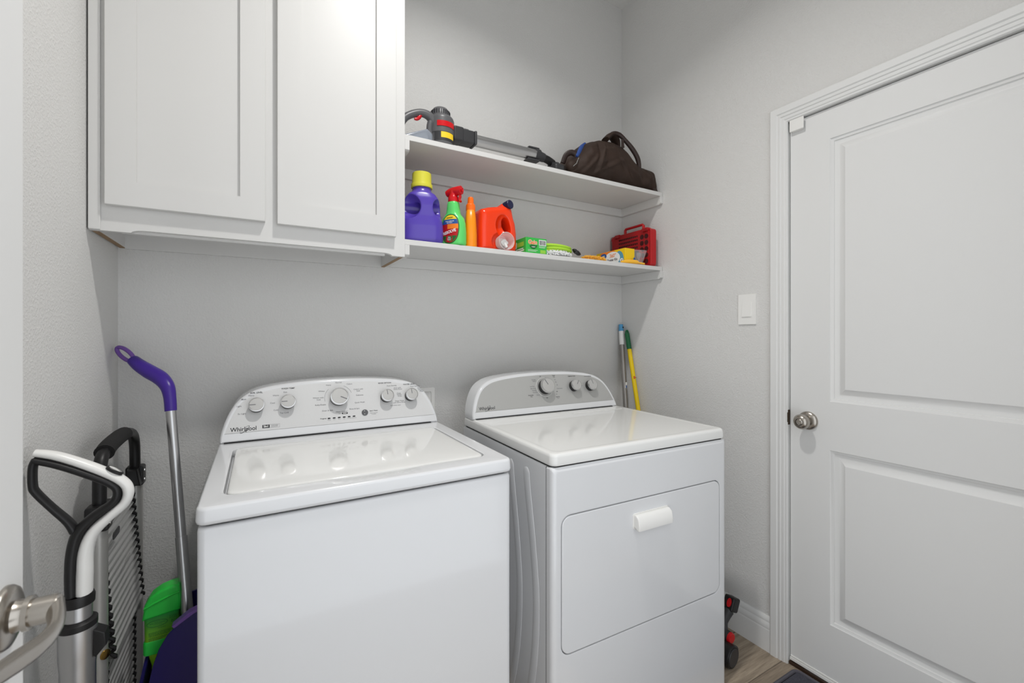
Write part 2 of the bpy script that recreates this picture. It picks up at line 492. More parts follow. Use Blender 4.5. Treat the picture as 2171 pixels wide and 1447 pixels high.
def door_leaf(mb, Wd, H, Th, m, panels, prof):
    # local: x along width, z up, face at y=0 (faces -y), body towards +y
    xs = [0, panels[0][0], panels[0][1], Wd]
    zs = [0] + [z for p in panels for z in p[2:]] + [H]
    hole = set()
    for p in panels: hole.add((1, zs.index(p[2])))
    for i in range(3):
        for j in range(len(zs) - 1):
            if (i, j) in hole: continue
            mb.add([(xs[i], 0, zs[j]), (xs[i + 1], 0, zs[j]), (xs[i + 1], 0, zs[j + 1]), (xs[i], 0, zs[j + 1])], [(0, 1, 2, 3)], m)
    for p in panels:
        rings = [[(p[0] + a, d, p[2] + a), (p[1] - a, d, p[2] + a), (p[1] - a, d, p[3] - a), (p[0] + a, d, p[3] - a)] for a, d in prof]
        mb.loft(rings, False, True, m)
    mb.add([(0, 0, 0), (Wd, 0, 0), (Wd, Th, 0), (0, Th, 0), (0, 0, H), (Wd, 0, H), (Wd, Th, H), (0, Th, H)],
           [(0, 1, 2, 3), (4, 7, 6, 5), (0, 3, 7, 4), (1, 5, 6, 2), (3, 2, 6, 7)], m)
DPROF = [(0, 0), (0.003, 0.0038), (0.010, 0.0062), (0.0115, 0.0095), (0.020, 0.0122), (0.024, 0.0128), (0.0275, 0.0125), (0.046, 0.0012), (0.0475, 0.0004)]
DW, DH = 0.818, 2.022
XD = XR + 0.005
Mdoor = frame((XD, 0.928, 0.026), (0, -1, 0), (1, 0, 0), (0, 0, 1))
mb = MB()
door_leaf(mb, DW, DH, 0.035, Mdoor, [(0.133, DW - 0.133, 0.195, 0.812), (0.133, DW - 0.133, 0.984, 1.914)], DPROF)
door1 = structure('door_1', mb, 'trim', 'closed white two-panel door on the right with a satin nickel knob', 'door')
mb = MB()
Mk = frame((XD, 0.866, 0.931), (0, -1, 0), (0, 0, 1), (-1, 0, 0))
mb.lathe([(0.0335, 0), (0.0335, 0.003), (0.031, 0.008), (0.024, 0.0115), (0.015, 0.0125), (0.0135, 0.016), (0.013, 0.024), (0.0165, 0.028), (0.0235, 0.034), (0.0268, 0.042), (0.0265, 0.050), (0.0225, 0.057), (0.0165, 0.0605), (0.0135, 0.061), (0.0125, 0.058)], 40, Mk)
knob = mb.build('door_knob', 'nickel', door1, props={'label': 'round satin nickel privacy knob'})
mb = MB().lathe([(0.0115, 0.057), (0.0115, 0.061), (0.009, 0.0635)], 24, Mk).box(-0.0026, 0.0026, -0.009, 0.009, 0.062, 0.067, 0.001, m=Mk @ R(0.9, 'Z'))
mb.build('lock_button', 'nickel', knob)
mb = MB().lathe([(0.0022, 0.0105), (0.0022, 0.0117)], 12, Mk @ T(0.020, 0.0, 0))
mb.build('screw_hole', 'dark', knob)
mb = MB().box(XD - 0.0125, XD + 0.004, 0.876, 0.922, 2.036, 2.046, 0.001).box(XD - 0.016, XD - 0.012, 0.874, 0.924, 2.008, 2.052, 0.002).box(XD - 0.0125, XD - 0.001, 0.880, 0.918, 2.0085, 2.013, 0.001)
mb.build('door_clip', 'white_p', door1, props={'label': 'small white plastic clip over the door corner'})
mb = MB().box(XD - 0.006, XD + 0.002, 0.928 - DW, 0.928, 0.017, 0.027, 0.001).box(XD - 0.003, XD + 0.001, 0.928 - DW, 0.927, 0.029, 0.034, 0.001)
mb.build('door_sweep', 'white_p', door1)

# open door at the far left, seen edge on
Md2 = frame((-0.25, -0.056, 0.012), (0, 1, 0), (-1, 0, 0), (0, 0, 1))
mb = MB()
door_leaf(mb, DW, 2.03, 0.035, Md2, [(0.133, DW - 0.133, 0.205, 0.822), (0.133, DW - 0.133, 0.994, 1.924)], DPROF)
door2 = structure('door_2', mb, 'trim', 'open white door at the left edge of the photo with a nickel lever', 'door')
Ml = frame((-0.25, 0.714, 0.930), (0, 1, 0), (0, 0, 1), (1, 0, 0))
mb = MB().lathe([(0.0345, 0), (0.0345, 0.003), (0.032, 0.007), (0.026, 0.0095), (0.018, 0.0105), (0.0165, 0.014), (0.016, 0.018), (0.0185, 0.0185), (0.0185, 0.0235), (0.016, 0.024)], 40, Ml)
lev = mb.build('lever_rosette', 'nickel', door2)
mb = MB()
mb.lathe([(0.0148, 0.022), (0.0148, 0.042), (0.0138, 0.0455), (0.010, 0.047)], 28, Ml)
pth = smooth_path([(-0.2105, 0.720, 0.930), (-0.201, 0.695, 0.926), (-0.1965, 0.670, 0.9245), (-0.199, 0.645, 0.925), (-0.206, 0.617, 0.929), (-0.213, 0.583, 0.936)], 6)
mb.tube(pth, lerp_list([0.0130, 0.0105, 0.0085, 0.0090, 0.0098, 0.0085], 6), 16, flat=(1.15, 0.75), up=(0, 0, 1))
mb.build('lever_handle', 'nickel', lev)

# lamp fixture in the ceiling
t = thing('ceiling_light', 'small round recessed ceiling light above the washer', 'light', (LAMP[0], LAMP[1], ZC))
MB().lathe([(0.062, 0), (0.085, 0), (0.085, -0.006), (0.062, -0.004)], 40, cap=False).build('light_trim', 'trim', t)
MB().lathe([(0.0, -0.001), (0.061, -0.001)], 40, cap=False).build('diffuser', 'lampglass', t)

# ------------------------------------------------------------------ wall cabinet
CX0, CX1, CYF, CZ0, CZ1 = XL + 0.004, 0.443, 1.531, 1.520, 2.59
cab = thing('wall_cabinet', 'white two-door shaker wall cabinet hung on the back wall left of the shelves', 'cabinet', (CX0, YB, CZ0))
cab.location = (0, 0, 0)
mb = MB()
mb.box(CX0, CX0 + 0.016, CYF + 0.018, YB - 0.002, CZ0 + 0.001, CZ1).box(CX1 - 0.016, CX1, CYF + 0.018, YB - 0.002, CZ0 + 0.001, CZ1)
mb.box(CX0 + 0.016, CX1 - 0.016, CYF + 0.018, YB - 0.014, CZ0 + 0.07, CZ0 + 0.085).box(CX0 + 0.016, CX1 - 0.016, YB - 0.014, YB - 0.002, CZ0 - 0.002, CZ1)
mb.box(CX0 + 0.016, CX1 - 0.016, CYF + 0.018, YB - 0.014, CZ1 - 0.02, CZ1)
mb.box(CX0 + 0.06, CX1 - 0.065, CYF + 0.018, CYF + 0.033, CZ0 + 0.001, CZ0 + 0.07)
mb.build('carcass', 'cab', cab)
for x0 in (CX0 + 0.001, CX1 - 0.0155):
    MB().box(x0, x0 + 0.0145, CYF + 0.019, YB - 0.003, CZ0, CZ0 + 0.0015).build('raw_edge', 'raw', cab, props={'label': 'unpainted brown board edge'})
# face frame, bottom rail with a long shallow notch
mb = MB()
nx0, nx1 = CX0 + 0.085, CX1 - 0.045
poly = [(CX0, CZ0)] + [(nx0, CZ0)] + [(nx0 + 0.03 * (1 - math.cos(a * PI / 12)), CZ0 + 0.008 * math.sin(a * PI / 12)) for a in range(1, 7)] + [(nx1 - 0.03 * (1 - math.cos(a * PI / 12)), CZ0 + 0.008 * math.sin(a * PI / 12)) for a in range(6, -1, -1)] + [(CX1, CZ0), (CX1, CZ0 + 0.085), (CX0, CZ0 + 0.085)]
Mxz = frame((0, CYF, 0), (1, 0, 0), (0, 0, 1), (0, 1, 0))
mb.prism(poly, 0, 0.018, m=Mxz)
for x0, x1 in ((CX0, CX0 + 0.05), (0.0, 0.062), (CX1 - 0.05, CX1)): mb.box(x0, x1, CYF, CYF + 0.018, CZ0 + 0.085, CZ1 - 0.06)
mb.box(CX0, CX1, CYF, CYF + 0.018, CZ1 - 0.06, CZ1)
mb.build('face_frame', 'cab', cab)
mb = MB().box(CX0, CX0 + 0.024, CYF - 0.006, CYF, CZ0 + 0.001, CZ1, 0.002)
mb.build('scribe_strip', 'cab', cab)
MB().lathe([(0.009, 0), (0.009, 0.0006)], 20, frame((0.21, YB - 0.014, CZ0 + 0.02), (1, 0, 0), (0, 0, 1), (0, -1, 0))).build('screw_cover', 'cab', cab)
def shaker(x0, x1, z0, z1, st, rail):
    mb = MB(); y0, y1 = CYF - 0.020, CYF - 0.0006
    Mx = frame((0, y0, 0), (1, 0, 0), (0, 0, 1), (0, 1, 0))
    o = [(x0, z0), (x1, z0), (x1, z1), (x0, z1)]
    i = [(x0 + st, z0 + rail), (x1 - st, z0 + rail), (x1 - st, z1 - rail), (x0 + st, z1 - rail)]
    P = lambda q, y: [(p[0], y, p[1]) for p in q]
    e = 0.0012
    mb.loft([P(o, y1), P(o, y0 + e), P([(x0 + e, z0 + e), (x1 - e, z0 + e), (x1 - e, z1 - e), (x0 + e, z1 - e)], y0), P(i, y0), P(i, y0 + 0.009)], True, True)
    return mb
shaker(-0.348, 0.015, 1.586, 2.548, 0.064, 0.065).build('cabinet_door', 'cab', cab, angle=20, props={'label': 'left shaker door'})
shaker(0.047, 0.408, 1.583, 2.545, 0.066, 0.066).build('cabinet_door', 'cab', cab, angle=20, props={'label': 'right shaker door'})

# ------------------------------------------------------------------ two shelves with cleats
def shelf(name, top, label):
    t = thing(name, label, 'shelf', (0, 0, 0), group='white shelves in the alcove right of the cabinet')
    MB().box(CX1 + 0.0005, XR - 0.003, SHY, YB - 0.001, top - 0.019, top, 0.001, 1).build('board', 'cab', t)
    zb = top - 0.0192
    MB().box(CX1 + 0.018, XR - 0.018, YB - 0.018, YB - 0.0005, zb - 0.041, zb, 0.001, 1).build('cleat', 'cab', t)
    for x0, x1 in ((CX1 + 0.0005, CX1 + 0.018), (XR - 0.018, XR - 0.0005)):
        m2 = frame((x0, 0, 0), (0, 1, 0), (0, 0, 1), (1, 0, 0))
        poly = [(SHY - 0.002, zb), (SHY - 0.002, zb - 0.034), (SHY + 0.008, zb - 0.041), (YB - 0.0005, zb - 0.041), (YB - 0.0005, zb)]
        MB().prism(poly, 0, x1 - x0, 0.0008, 1, m=m2).build('cleat', 'cab', t)
    return t
shelf('wall_shelf', SH_HI, 'upper white wall shelf carrying the stick vacuum and brown bag')
shelf('wall_shelf', SH_LO, 'lower white wall shelf carrying bottles, green box and red case')

# ------------------------------------------------------------------ washing machine
def sup_ring(x0, x1, y0, y1, r, z): return [(p[0], p[1], z) for p in rrect(x0, x1, y0, y1, r)]
CON = [(0.002, 0.0), (0.700, 0.0), (0.699, 0.022), (0.690, 0.058), (0.677, 0.092), (0.660, 0.122), (0.640, 0.143), (0.612, 0.160), (0.580, 0.170), (0.530, 0.1785), (0.45, 0.1855), (0.351, 0.188), (0.252, 0.1855), (0.172, 0.1785), (0.122, 0.170), (0.090, 0.160), (0.062, 0.143), (0.042, 0.122), (0.025, 0.092), (0.012, 0.058), (0.003, 0.022)]
def console(parent, Wd, y0, z0, y1, z1, face_mat, base_z, depth, ksc=1.0):
    L = math.hypot(y1 - y0, z1 - z0); ty, tz = (y1 - y0) / L, (z1 - z0) / L
    Mc = frame((0, y0, z0), (1, 0, 0), (0, ty, tz))
    Mc = frame((0, y0, z0), (1, 0, 0), (0, ty, tz), (0, -tz, ty))
    P = [(p[0] * Wd / 0.702, p[1] * ksc) for p in CON]
    sm = [tuple(p) for p in smooth_path([(p[0], p[1], 0) for p in P[1:] + [P[0]]], 4)]
    P = [(p[0], p[1]) for p in sm]
    def ring(poly, n, back=0.0):
        out = []
        for s_, t_ in poly:
            v = Mc @ Vector((s_, t_, n)); out.append((v.x, v.y + back, max(v.z, base_z)))
        return out
    mb = MB()
    mb.loft([ring(offset_poly(P, 0.004), -0.001, depth), ring(P, 0, depth - 0.004), ring(P, 0, 0.010), ring(offset_poly(P, 0.0012), 0, 0.004), ring(offset_poly(P, 0.0045), 0.0, 0.0008), ring(offset_poly(P, 0.007), 0.0, 0.0)], True, True)
    con = mb.build('control_console', 'enamel', parent, angle=50)
    Q = [q for q in offset_poly(P, 0.0125)]
    Q = [(s_, max(t_, 0.030)) for s_, t_ in Q]
    Q2 = []
    for q in Q:
        if not Q2 or (Vector(q) - Vector(Q2[-1])).length > 1e-4: Q2.append(q)
    mb = MB(); mb.prism(Q2, -0.001, 0.0007, 0.0004, 1, m=Mc, both=False)
    mb.build('console_face', face_mat, con)
    # dark slit under the console
    MB().box(0.02 * Wd, Wd * 0.955, y0 - 0.003, y0 + 0.02, z0 + 0.0002, z0 + 0.0035).build('console_slit', 'dark', con)
    return con, Mc
def add_knob(con, Mc, s_, t_, r, h, ang, skirt='nickel'):
    m = Mc @ T(s_, t_, 0.0005)
    k = MB().lathe([(r * 0.93, 0), (r * 0.95, h * 0.5), (r * 0.98, h * 0.74)], 44, m).build('dial', 'black' if skirt == 'dark' else 'knob', con)
    MB().lathe([(r * 0.975, h * 0.70), (r * 1.0, h * 0.78), (r * 1.0, h * 0.90), (r * 0.95, h * 0.985), (r * 0.87, h * 0.995), (r * 0.86, h * 0.97)], 44, m).build('dial_rim', 'chrome', k)
    f = MB().lathe([(r * 0.858, h * 0.95), (r * 0.858, h * 0.985), (r * 0.83, h), (0.001, h)], 44, m)
    f.build('dial_cap', 'knob', k)
    MB().box(r * 0.10, r * 0.86, -r * 0.05, r * 0.05, h * 0.985, h + 0.0006, 0.0003, 1, m=m @ R(ang, 'Z')).build('pointer', 'ink2', k)

WX, WY, WW, WDp = -0.108, 1.030, 0.701, 0.685
wash = thing('washing_machine', 'white top-load washing machine with five dials, left of the dryer', 'washing machine', (WX, WY, 0))
mb = MB()
mb.loft([sup_ring(0.003, WW - 0.003, 0.004, WDp, 0.014, z) for z in (0.0, 0.866)] + [sup_ring(0.004, WW - 0.004, 0.006, WDp, 0.014, 0.871), sup_ring(0.009, WW - 0.009, 0.011, WDp - 0.005, 0.012, 0.8745)], True, True)
mb.build('body', 'enamel', wash, angle=50)
MB().loft([sup_ring(0.012, WW - 0.012, 0.014, WDp - 0.01, 0.012, z) for z in (0.870, 0.882)]).build('top_seam', 'dark', wash)
# top deck with a sunk opening
ox0, ox1, oy0, oy1 = 0.041, 0.655, 0.063, 0.500
mb = MB()
def deck_ring(x0, x1, y0, y1, r, z, dy=0.0, dz=0.0):
    p = rrect(x0, x1, y0, y1, r); out = []
    for i, a in enumerate(p):
        b_ = p[(i + 1) % len(p)]; n = 30 if i % 7 == 6 else 1
        for j in range(n): out.append((a[0] + (b_[0] - a[0]) * j / n, a[1] + (b_[1] - a[1]) * j / n, 0))
    res = []
    for x, y, _ in out:
        u = max(-1.0, min(1.0, (x - 0.365) / 0.125)); h = (0.5 + 0.5 * math.cos(PI * u)) if y < y0 + 0.002 else 0.0
        h = min(1.0, h * 1.6)
        res.append((x, y - dy * h, z - dz * h))
    return res
R0 = [deck_ring(0.006, WW - 0.006, 0.006, WDp - 0.004, 0.014, 0.8785), deck_ring(0.001, WW - 0.001, 0.001, WDp, 0.018, 0.882), deck_ring(0.0, WW, 0.0, WDp, 0.018, 0.888), deck_ring(0.0008, WW - 0.0008, 0.0012, WDp, 0.018, 0.907), deck_ring(0.0025, WW - 0.0025, 0.0032, WDp - 0.002, 0.018, 0.9122), deck_ring(0.0065, WW - 0.0065, 0.0078, WDp - 0.006, 0.016, 0.9145),
      deck_ring(ox0 - 0.006, ox1 + 0.006, oy0 - 0.006, oy1 + 0.006, 0.034, 0.914, 0.020, 0.0006), deck_ring(ox0, ox1, oy0, oy1, 0.030, 0.912, 0.009, 0.0125), deck_ring(ox0 + 0.002, ox1 - 0.002, oy0 + 0.002, oy1 - 0.002, 0.030, 0.894, 0.0, 0.0)]
mb.loft(R0, True, True)
mb.build('top_deck', 'enamel', wash, angle=50)
# lid: grid dome with a finger scoop at the front edge
lx0, lx1, ly0, ly1 = ox0 + 0.007, ox1 - 0.004, oy0 + 0.005, oy1 - 0.002
pol = rrect(lx0, lx1, ly0, ly1, [0.026, 0.026, 0.02, 0.02], 6)
def dens(poly, step):
    out = []
    for i, p in enumerate(poly):
        q = poly[(i + 1) % len(poly)]; d = math.hypot(q[0] - p[0], q[1] - p[1]); n = max(1, int(d / step))
        for j in range(n): out.append((p[0] + (q[0] - p[0]) * j / n, p[1] + (q[1] - p[1]) * j / n))
    return out
pol = dens(pol, 0.012)
cxl, cyl = (lx0 + lx1) / 2, (ly0 + ly1) / 2
def scoop(x, y):
    u = (x - (cxl + 0.02)) / 0.115
    b = 0.5 + 0.5 * math.cos(PI * max(-1, min(1, u)))
    return 0.0015 * b if y < cyl - 0.1 else 0.0
def lring(f, z, sc=1.0):
    return [(cxl + (p[0] - cxl) * f, cyl + (p[1] - cyl) * f + scoop(*p) * sc, z - 0.5 * scoop(*p) * sc) for p in pol]
mb = MB().loft([lring(0.995, 0.898), lring(1.0, 0.900), lring(1.0, 0.9085), lring(0.996, 0.9115), lring(0.985, 0.9135, 0.9), lring(0.95, 0.9142, 0.5), lring(0.86, 0.9150, 0), lring(0.6, 0.9155, 0), lring(0.3, 0.9157, 0)], True, True)
mb.build('lid', 'enamel_lid', wash, angle=50)
con, Mc = console(wash, 0.702, 0.570, 0.914, 0.635, 1.0855, 'panel_w', 0.9135, 0.105)
for s_, t_, r, h, a in ((0.100, 0.110, 0.0228, 0.026, PI), (0.190, 0.114, 0.0228, 0.026, PI * 1.0), (0.349, 0.119, 0.0305, 0.026, -0.45), (0.513, 0.111, 0.0228, 0.028, PI * 0.53), (0.603, 0.109, 0.0228, 0.028, PI * 0.53)):
    add_knob(con, Mc, s_, t_, r, h, a, 'dark')
sb = MB().lathe([(0.0108, 0.0), (0.0108, 0.002), (0.009, 0.003)], 32, Mc @ T(0.4333, 0.0596, 0.0005)).build('start_button', 'btn', con)
class Ink(dict):
    def __missing__(s, k): s[k] = MB(); return s[k]
    def finish(s, con, nm='dial_lettering'):
        for k, mb in s.items(): mb.build(k if isinstance(k, str) else nm, ['ink', 'ink2', 'pwhite'], con, flat=True)
IK = Ink()
def near(s_, t_, ds): return min(range(len(ds)), key=lambda i: (ds[i][0] - s_) ** 2 + (ds[i][1] - t_) ** 2)
WD = [(0.10, 0.11), (0.19, 0.114), (0.349, 0.119), (0.513, 0.111), (0.61, 0.115)]
WT = [('SOIL LEVEL', 0.0997, 0.1544, 1), ('Heavy', 0.0852, 0.1461, 0), ('Most', 0.0646, 0.1352, 0), ('Light', 0.052, 0.1134, 0), ('Ex Light', 0.0599, 0.0886, 0), ('WASH TEMP', 0.1913, 0.1628, 1), ('Hot', 0.1827, 0.1504, 0), ('Warm', 0.1548, 0.1411, 0), ('Cool', 0.1451, 0.1166, 0), ('Cold', 0.1544, 0.0924, 0), ('Tap Cold', 0.1788, 0.0816, 0), ('Heavy', 0.318, 0.1666, 0), ('Normal', 0.351, 0.1741, 0), ('Colors', 0.3871, 0.1668, 0), ('Whites', 0.2943, 0.1462, 0), ('Whites with', 0.283, 0.1237, 0), ('Soak', 0.2842, 0.117, 0), ('Colors with', 0.4165, 0.1459, 0), ('Soak', 0.4161, 0.1398, 0), ('Delicates', 0.4199, 0.124, 0), ('Quick Wash', 0.4181, 0.0975, 0), ('Rinse & Spin', 0.3991, 0.0761, 0), ('Clean Washer', 0.3564, 0.0698, 0), ('with', 0.349, 0.0632, 2), ('Drain & Spin', 0.311, 0.0771, 0), ('Bulky/Sheets', 0.2895, 0.0986, 0), ('Progress', 0.2965, 0.0508, 3), ('Start / Pause', 0.4639, 0.0637, 3), ('Hold 3 seconds', 0.4641, 0.056, 2), ('to cancel', 0.4638, 0.0518, 2), ('RINSE OPTION', 0.5118, 0.1632, 1), ('Auto Sensing', 0.5361, 0.1518, 0), ('Auto with', 0.5572, 0.1423, 0), ('Extra Rinse', 0.5585, 0.1368, 0), ('Deep', 0.5605, 0.1213, 0), ('Water', 0.5618, 0.1158, 0), ('Rinse', 0.563, 0.1103, 0), ('Deep Water', 0.5612, 0.0925, 0), ('with Extra Rinse', 0.5589, 0.0864, 0), ('*fabric softener option', 0.544, 0.0769, 2), ('WATER LEVEL', 0.6025, 0.1533, 1), ('Auto Sensing', 0.6245, 0.1446, 0), ('Deep', 0.6411, 0.1361, 0), ('Water', 0.645, 0.1294, 0), ('Wash', 0.6481, 0.1236, 0)]
for tx, s_, t_, k in WT:
    sz = (0.0068, 0.0072, 0.0042, 0.0054)[k]
    key = 'progress_lettering' if tx == 'Progress' else 'start_lettering' if 0.455 < s_ < 0.47 else near(s_, t_, WD)
    put_text(IK[key], tx, sz, Mc @ T(s_, t_, 0.001), 0.00012 if k in (1, 3) else 0.00004, k=0 if k in (1, 3) else 1)
for i in range(6): MB().prism(rrect(-0.0046, 0.0046, -0.0021, 0.0021, 0.0019, 4), 0, 0.0004, m=Mc @ T(0.3143 + i * 0.0163, 0.050, 0.0008)).build('progress_light', 'pblack', con)
for i, tx in enumerate(('Sensing', 'Wash', 'Rinse', 'Spin', 'Complete', 'Lid Locked')): put_text(IK['progress_lettering'], tx, 0.0034, Mc @ T(0.3143 + i * 0.0163, 0.0445, 0.001), k=1)
for a0, a1 in ((2.35, 3.35), (0.35, 1.15)):
    ps = [Mc @ Vector((0.349 + 0.046 * math.cos(a0 + (a1 - a0) * i / 14), 0.119 + 0.046 * math.sin(a0 + (a1 - a0) * i / 14), 0.0009)) for i in range(15)]
    IK[2].tube(ps, 0.0004, 6, k=1)
def logo(mb, s_, t_, w, Mc):
    vs, fs = text_geo('Whirlpool', 0.02, 0.00025, 'LEFT')
    x0 = min(v[0] for v in vs); x1 = max(v[0] for v in vs); f = w / (x1 - x0)
    mb.add([(s_ + (v[0] - x0) * f, t_ + v[1] * f * 1.08, 0.001) for v in vs], fs, Mc)
    ps = []
    for i in range(33):
        a = 2.2 + 2 * PI * 0.86 * i / 32
        x, y = 0.225 * w * math.cos(a), 0.062 * w * math.sin(a)
        ps.append((s_ + w * 0.55 + x * 0.77 - y * 0.64, t_ - 0.0012 + x * 0.64 + y * 0.77, 0.001))
    ps = [Mc @ Vector(p) for p in ps]
    mb.tube(ps, [0.00022 + 0.0005 * math.sin(PI * i / 32) for i in range(33)], 6)
logo(IK['maker_lettering'], 0.0295, 0.0400, 0.0704, Mc)
bd = IK['badge']
bd.box(0.1161, 0.1366, 0.0370, 0.0475, 0.0007, 0.0010, m=Mc)
for x0, x1, y0, y1 in ((0.1366, 0.1654, 0.0370, 0.0374), (0.1366, 0.1654, 0.0471, 0.0475), (0.165, 0.1654, 0.0370, 0.0475)): bd.box(x0, x1, y0, y1, 0.0007, 0.0010, m=Mc, k=1)
put_text(bd, 'REMOVABLE', 0.0037, Mc @ T(0.151, 0.0442, 0.0011), k=1); put_text(bd, 'AGITATOR', 0.0037, Mc @ T(0.1498, 0.0402, 0.0011), k=1)
put_text(bd, '2in1', 0.0085, Mc @ T(0.1264, 0.0422, 0.0013), 0.0003, k=2)
IK[2].prism(rrect(-0.010, 0.010, -0.0025, 0.0025, 0.0024, 4), 0, 0.0003, m=Mc @ T(0.366, 0.0632, 0.0008))
put_text(IK[2], 'affresh', 0.0042, Mc @ T(0.366, 0.0632, 0.0013), 0.0001, k=2)
IK.finish(con)
for i in range(2): MB().prism(rrect(-0.0012, 0.0012, -0.0012, 0.0012, 0.0011, 3), 0, 0.0003, m=Mc @ T(0.4320, 0.0650 - 0.0105 * i, 0.0036)).build('button_mark', 'pwhite', sb)

# ------------------------------------------------------------------ clothes dryer
DRZ = math.radians(-1.5)
dry = thing('clothes_dryer', 'white front-load clothes dryer with three dials, beside the right wall', 'clothes dryer', (0.703, 1.003, 0), DRZ)
DWd, DDp = 0.738, 0.660
ddx0, ddx1, ddz0, ddz1 = 0.033, 0.703, 0.345, 0.735
mb = MB()
mb.loft([sup_ring(0.0, DWd, 0.012, DDp, 0.010, z) for z in (0.0, 0.868)] + [sup_ring(0.004, DWd - 0.004, 0.014, DDp - 0.004, 0.008, 0.874)], True, True)
mb.build('side_panels', 'enamel', dry, angle=50)
# front panel with the sunk door opening
mb = MB()
Mf = frame((0, 0, 0), (1, 0, 0), (0, 0, 1), (0, 1, 0))
def fr(x0, x1, z0, z1, r, y): return [(p[0], y, p[1]) for p in rrect(x0, x1, z0, z1, r)]
mb.loft([fr(-0.0005, DWd + 0.0005, 0.0, 0.874, 0.004, 0.030), fr(-0.001, DWd + 0.001, 0.0, 0.876, 0.006, 0.014), fr(0.001, DWd - 0.001, 0.0, 0.875, 0.008, 0.005), fr(0.008, DWd - 0.008, 0.003, 0.868, 0.010, 0.0005), fr(0.014, DWd - 0.014, 0.006, 0.862, 0.012, 0.0),
         fr(ddx0 - 0.007, ddx1 + 0.007, ddz0 - 0.007, ddz1 + 0.007, 0.034, 0.0), fr(ddx0 - 0.003, ddx1 + 0.003, ddz0 - 0.003, ddz1 + 0.003, 0.031, 0.0015), fr(ddx0 - 0.0025, ddx1 + 0.0025, ddz0 - 0.0025, ddz1 + 0.0025, 0.031, 0.012)], True, True)
mb.build('front_panel', 'enamel', dry, angle=50)
for x0 in (-0.0003, DWd - 0.002): MB().box(x0, x0 + 0.0023, 0.0302, 0.0325, 0.0, 0.874).build('panel_seam', 'dark', dry)
for yy, amp in ((0.16, 0.075), (0.26, 0.075)):
    mb = MB()
    ps = smooth_path([(0.0, yy - 0.02, 0.845), (0.0, yy + 0.005 - amp * 0.35, 0.80), (0.0, yy - amp * 0.75, 0.62), (0.0, yy - amp, 0.45), (0.0, yy - amp * 0.75, 0.25), (0.0, yy, 0.06)], 8)
    mb.tube(ps, [0.018 * min(1, (i + 0.15) / 5, (len(ps) - i - 0.85) / 5) ** 0.5 for i in range(len(ps))], 10, up=(1, 0, 0), flat=(0.16, 1.0))
    mb.build('embossed_ridge', 'enamel', dry)
mb = MB().loft([sup_ring(0.008, DWd - 0.008, 0.008, DDp - 0.01, 0.012, z) for z in (0.872, 0.884)]); mb.build('top_seam', 'dark', dry)
mb = MB()
mb.loft([sup_ring(0.006, DWd - 0.006, 0.006, DDp - 0.004, 0.016, 0.8785), sup_ring(0.001, DWd - 0.001, 0.001, DDp, 0.02, 0.881), sup_ring(0.0, DWd, 0.0, DDp, 0.02, 0.886), sup_ring(0.001, DWd - 0.001, 0.001, DDp, 0.02, 0.904), sup_ring(0.003, DWd - 0.003, 0.003, DDp - 0.002, 0.02, 0.911), sup_ring(0.008, DWd - 0.008, 0.008, DDp - 0.006, 0.018, 0.9145),
         sup_ring(0.022, DWd - 0.022, 0.022, 0.478, 0.03, 0.9145), sup_ring(0.034, DWd - 0.034, 0.034, 0.466, 0.028, 0.9118)], True, True)
mb.build('top_panel', 'enamel_lid', dry, angle=50)
mb = MB().prism(rrect(0.43, 0.700, 0.485, 0.535, 0.008, 4), 0.914, 0.9158, 0.0008, 1)
mb.build('lint_screen_lid', 'enamel_lid', dry)
mb = MB()
mb.prism(rrect(ddx0, ddx1, ddz0, ddz1, 0.028, 8), 0, 0.010, 0.003, 3, m=frame((0, 0.010, 0), (1, 0, 0), (0, 0, 1), (0, -1, 0)))
dd = mb.build('dryer_door', 'enamel', dry, angle=50)
MB().box(ddx0 + 0.02, ddx1 - 0.02, 0.0105, 0.0118, ddz0 - 0.001, ddz1 + 0.0015).build('door_gap_shade', 'dark', dd)  # dark sheet behind the door, drawn in as the shade of its gap
hx0, hx1 = 0.300, 0.446
prof = [(0.001, 0.690), (-0.010, 0.692), (-0.021, 0.683), (-0.025, 0.660), (-0.024, 0.647), (-0.018, 0.6445), (-0.002, 0.652), (0.001, 0.650)]
mb = MB().prism(prof, 0, hx1 - hx0, 0.004, 3, m=frame((hx0, 0, 0), (0, 1, 0), (0, 0, 1), (1, 0, 0)))
mb.prism(rrect(hx0 - 0.004, hx1 + 0.004, 0.646, 0.6945, 0.008, 4), 0, 0.003, 0.001, 1, m=frame((0, 0.001, 0), (1, 0, 0), (0, 0, 1), (0, -1, 0)))
mb.build('door_handle', 'white_p', dd, angle=45)
con, Mc = console(dry, 0.732, 0.556, 0.914, 0.622, 1.084, 'panel_d', 0.9135, 0.085, 0.955)
Mc0 = Mc
for s_, t_, r, h, a in ((0.355, 0.112, 0.034, 0.034, 2.05), (0.507, 0.107, 0.0255, 0.030, 0.95), (0.597, 0.104, 0.0255, 0.030, 1.75)):
    add_knob(con, Mc, s_, t_, r, h, a, 'dark')
IK = Ink(); DD = [(0.355, 0.112), (0.507, 0.107), (0.60, 0.104)]
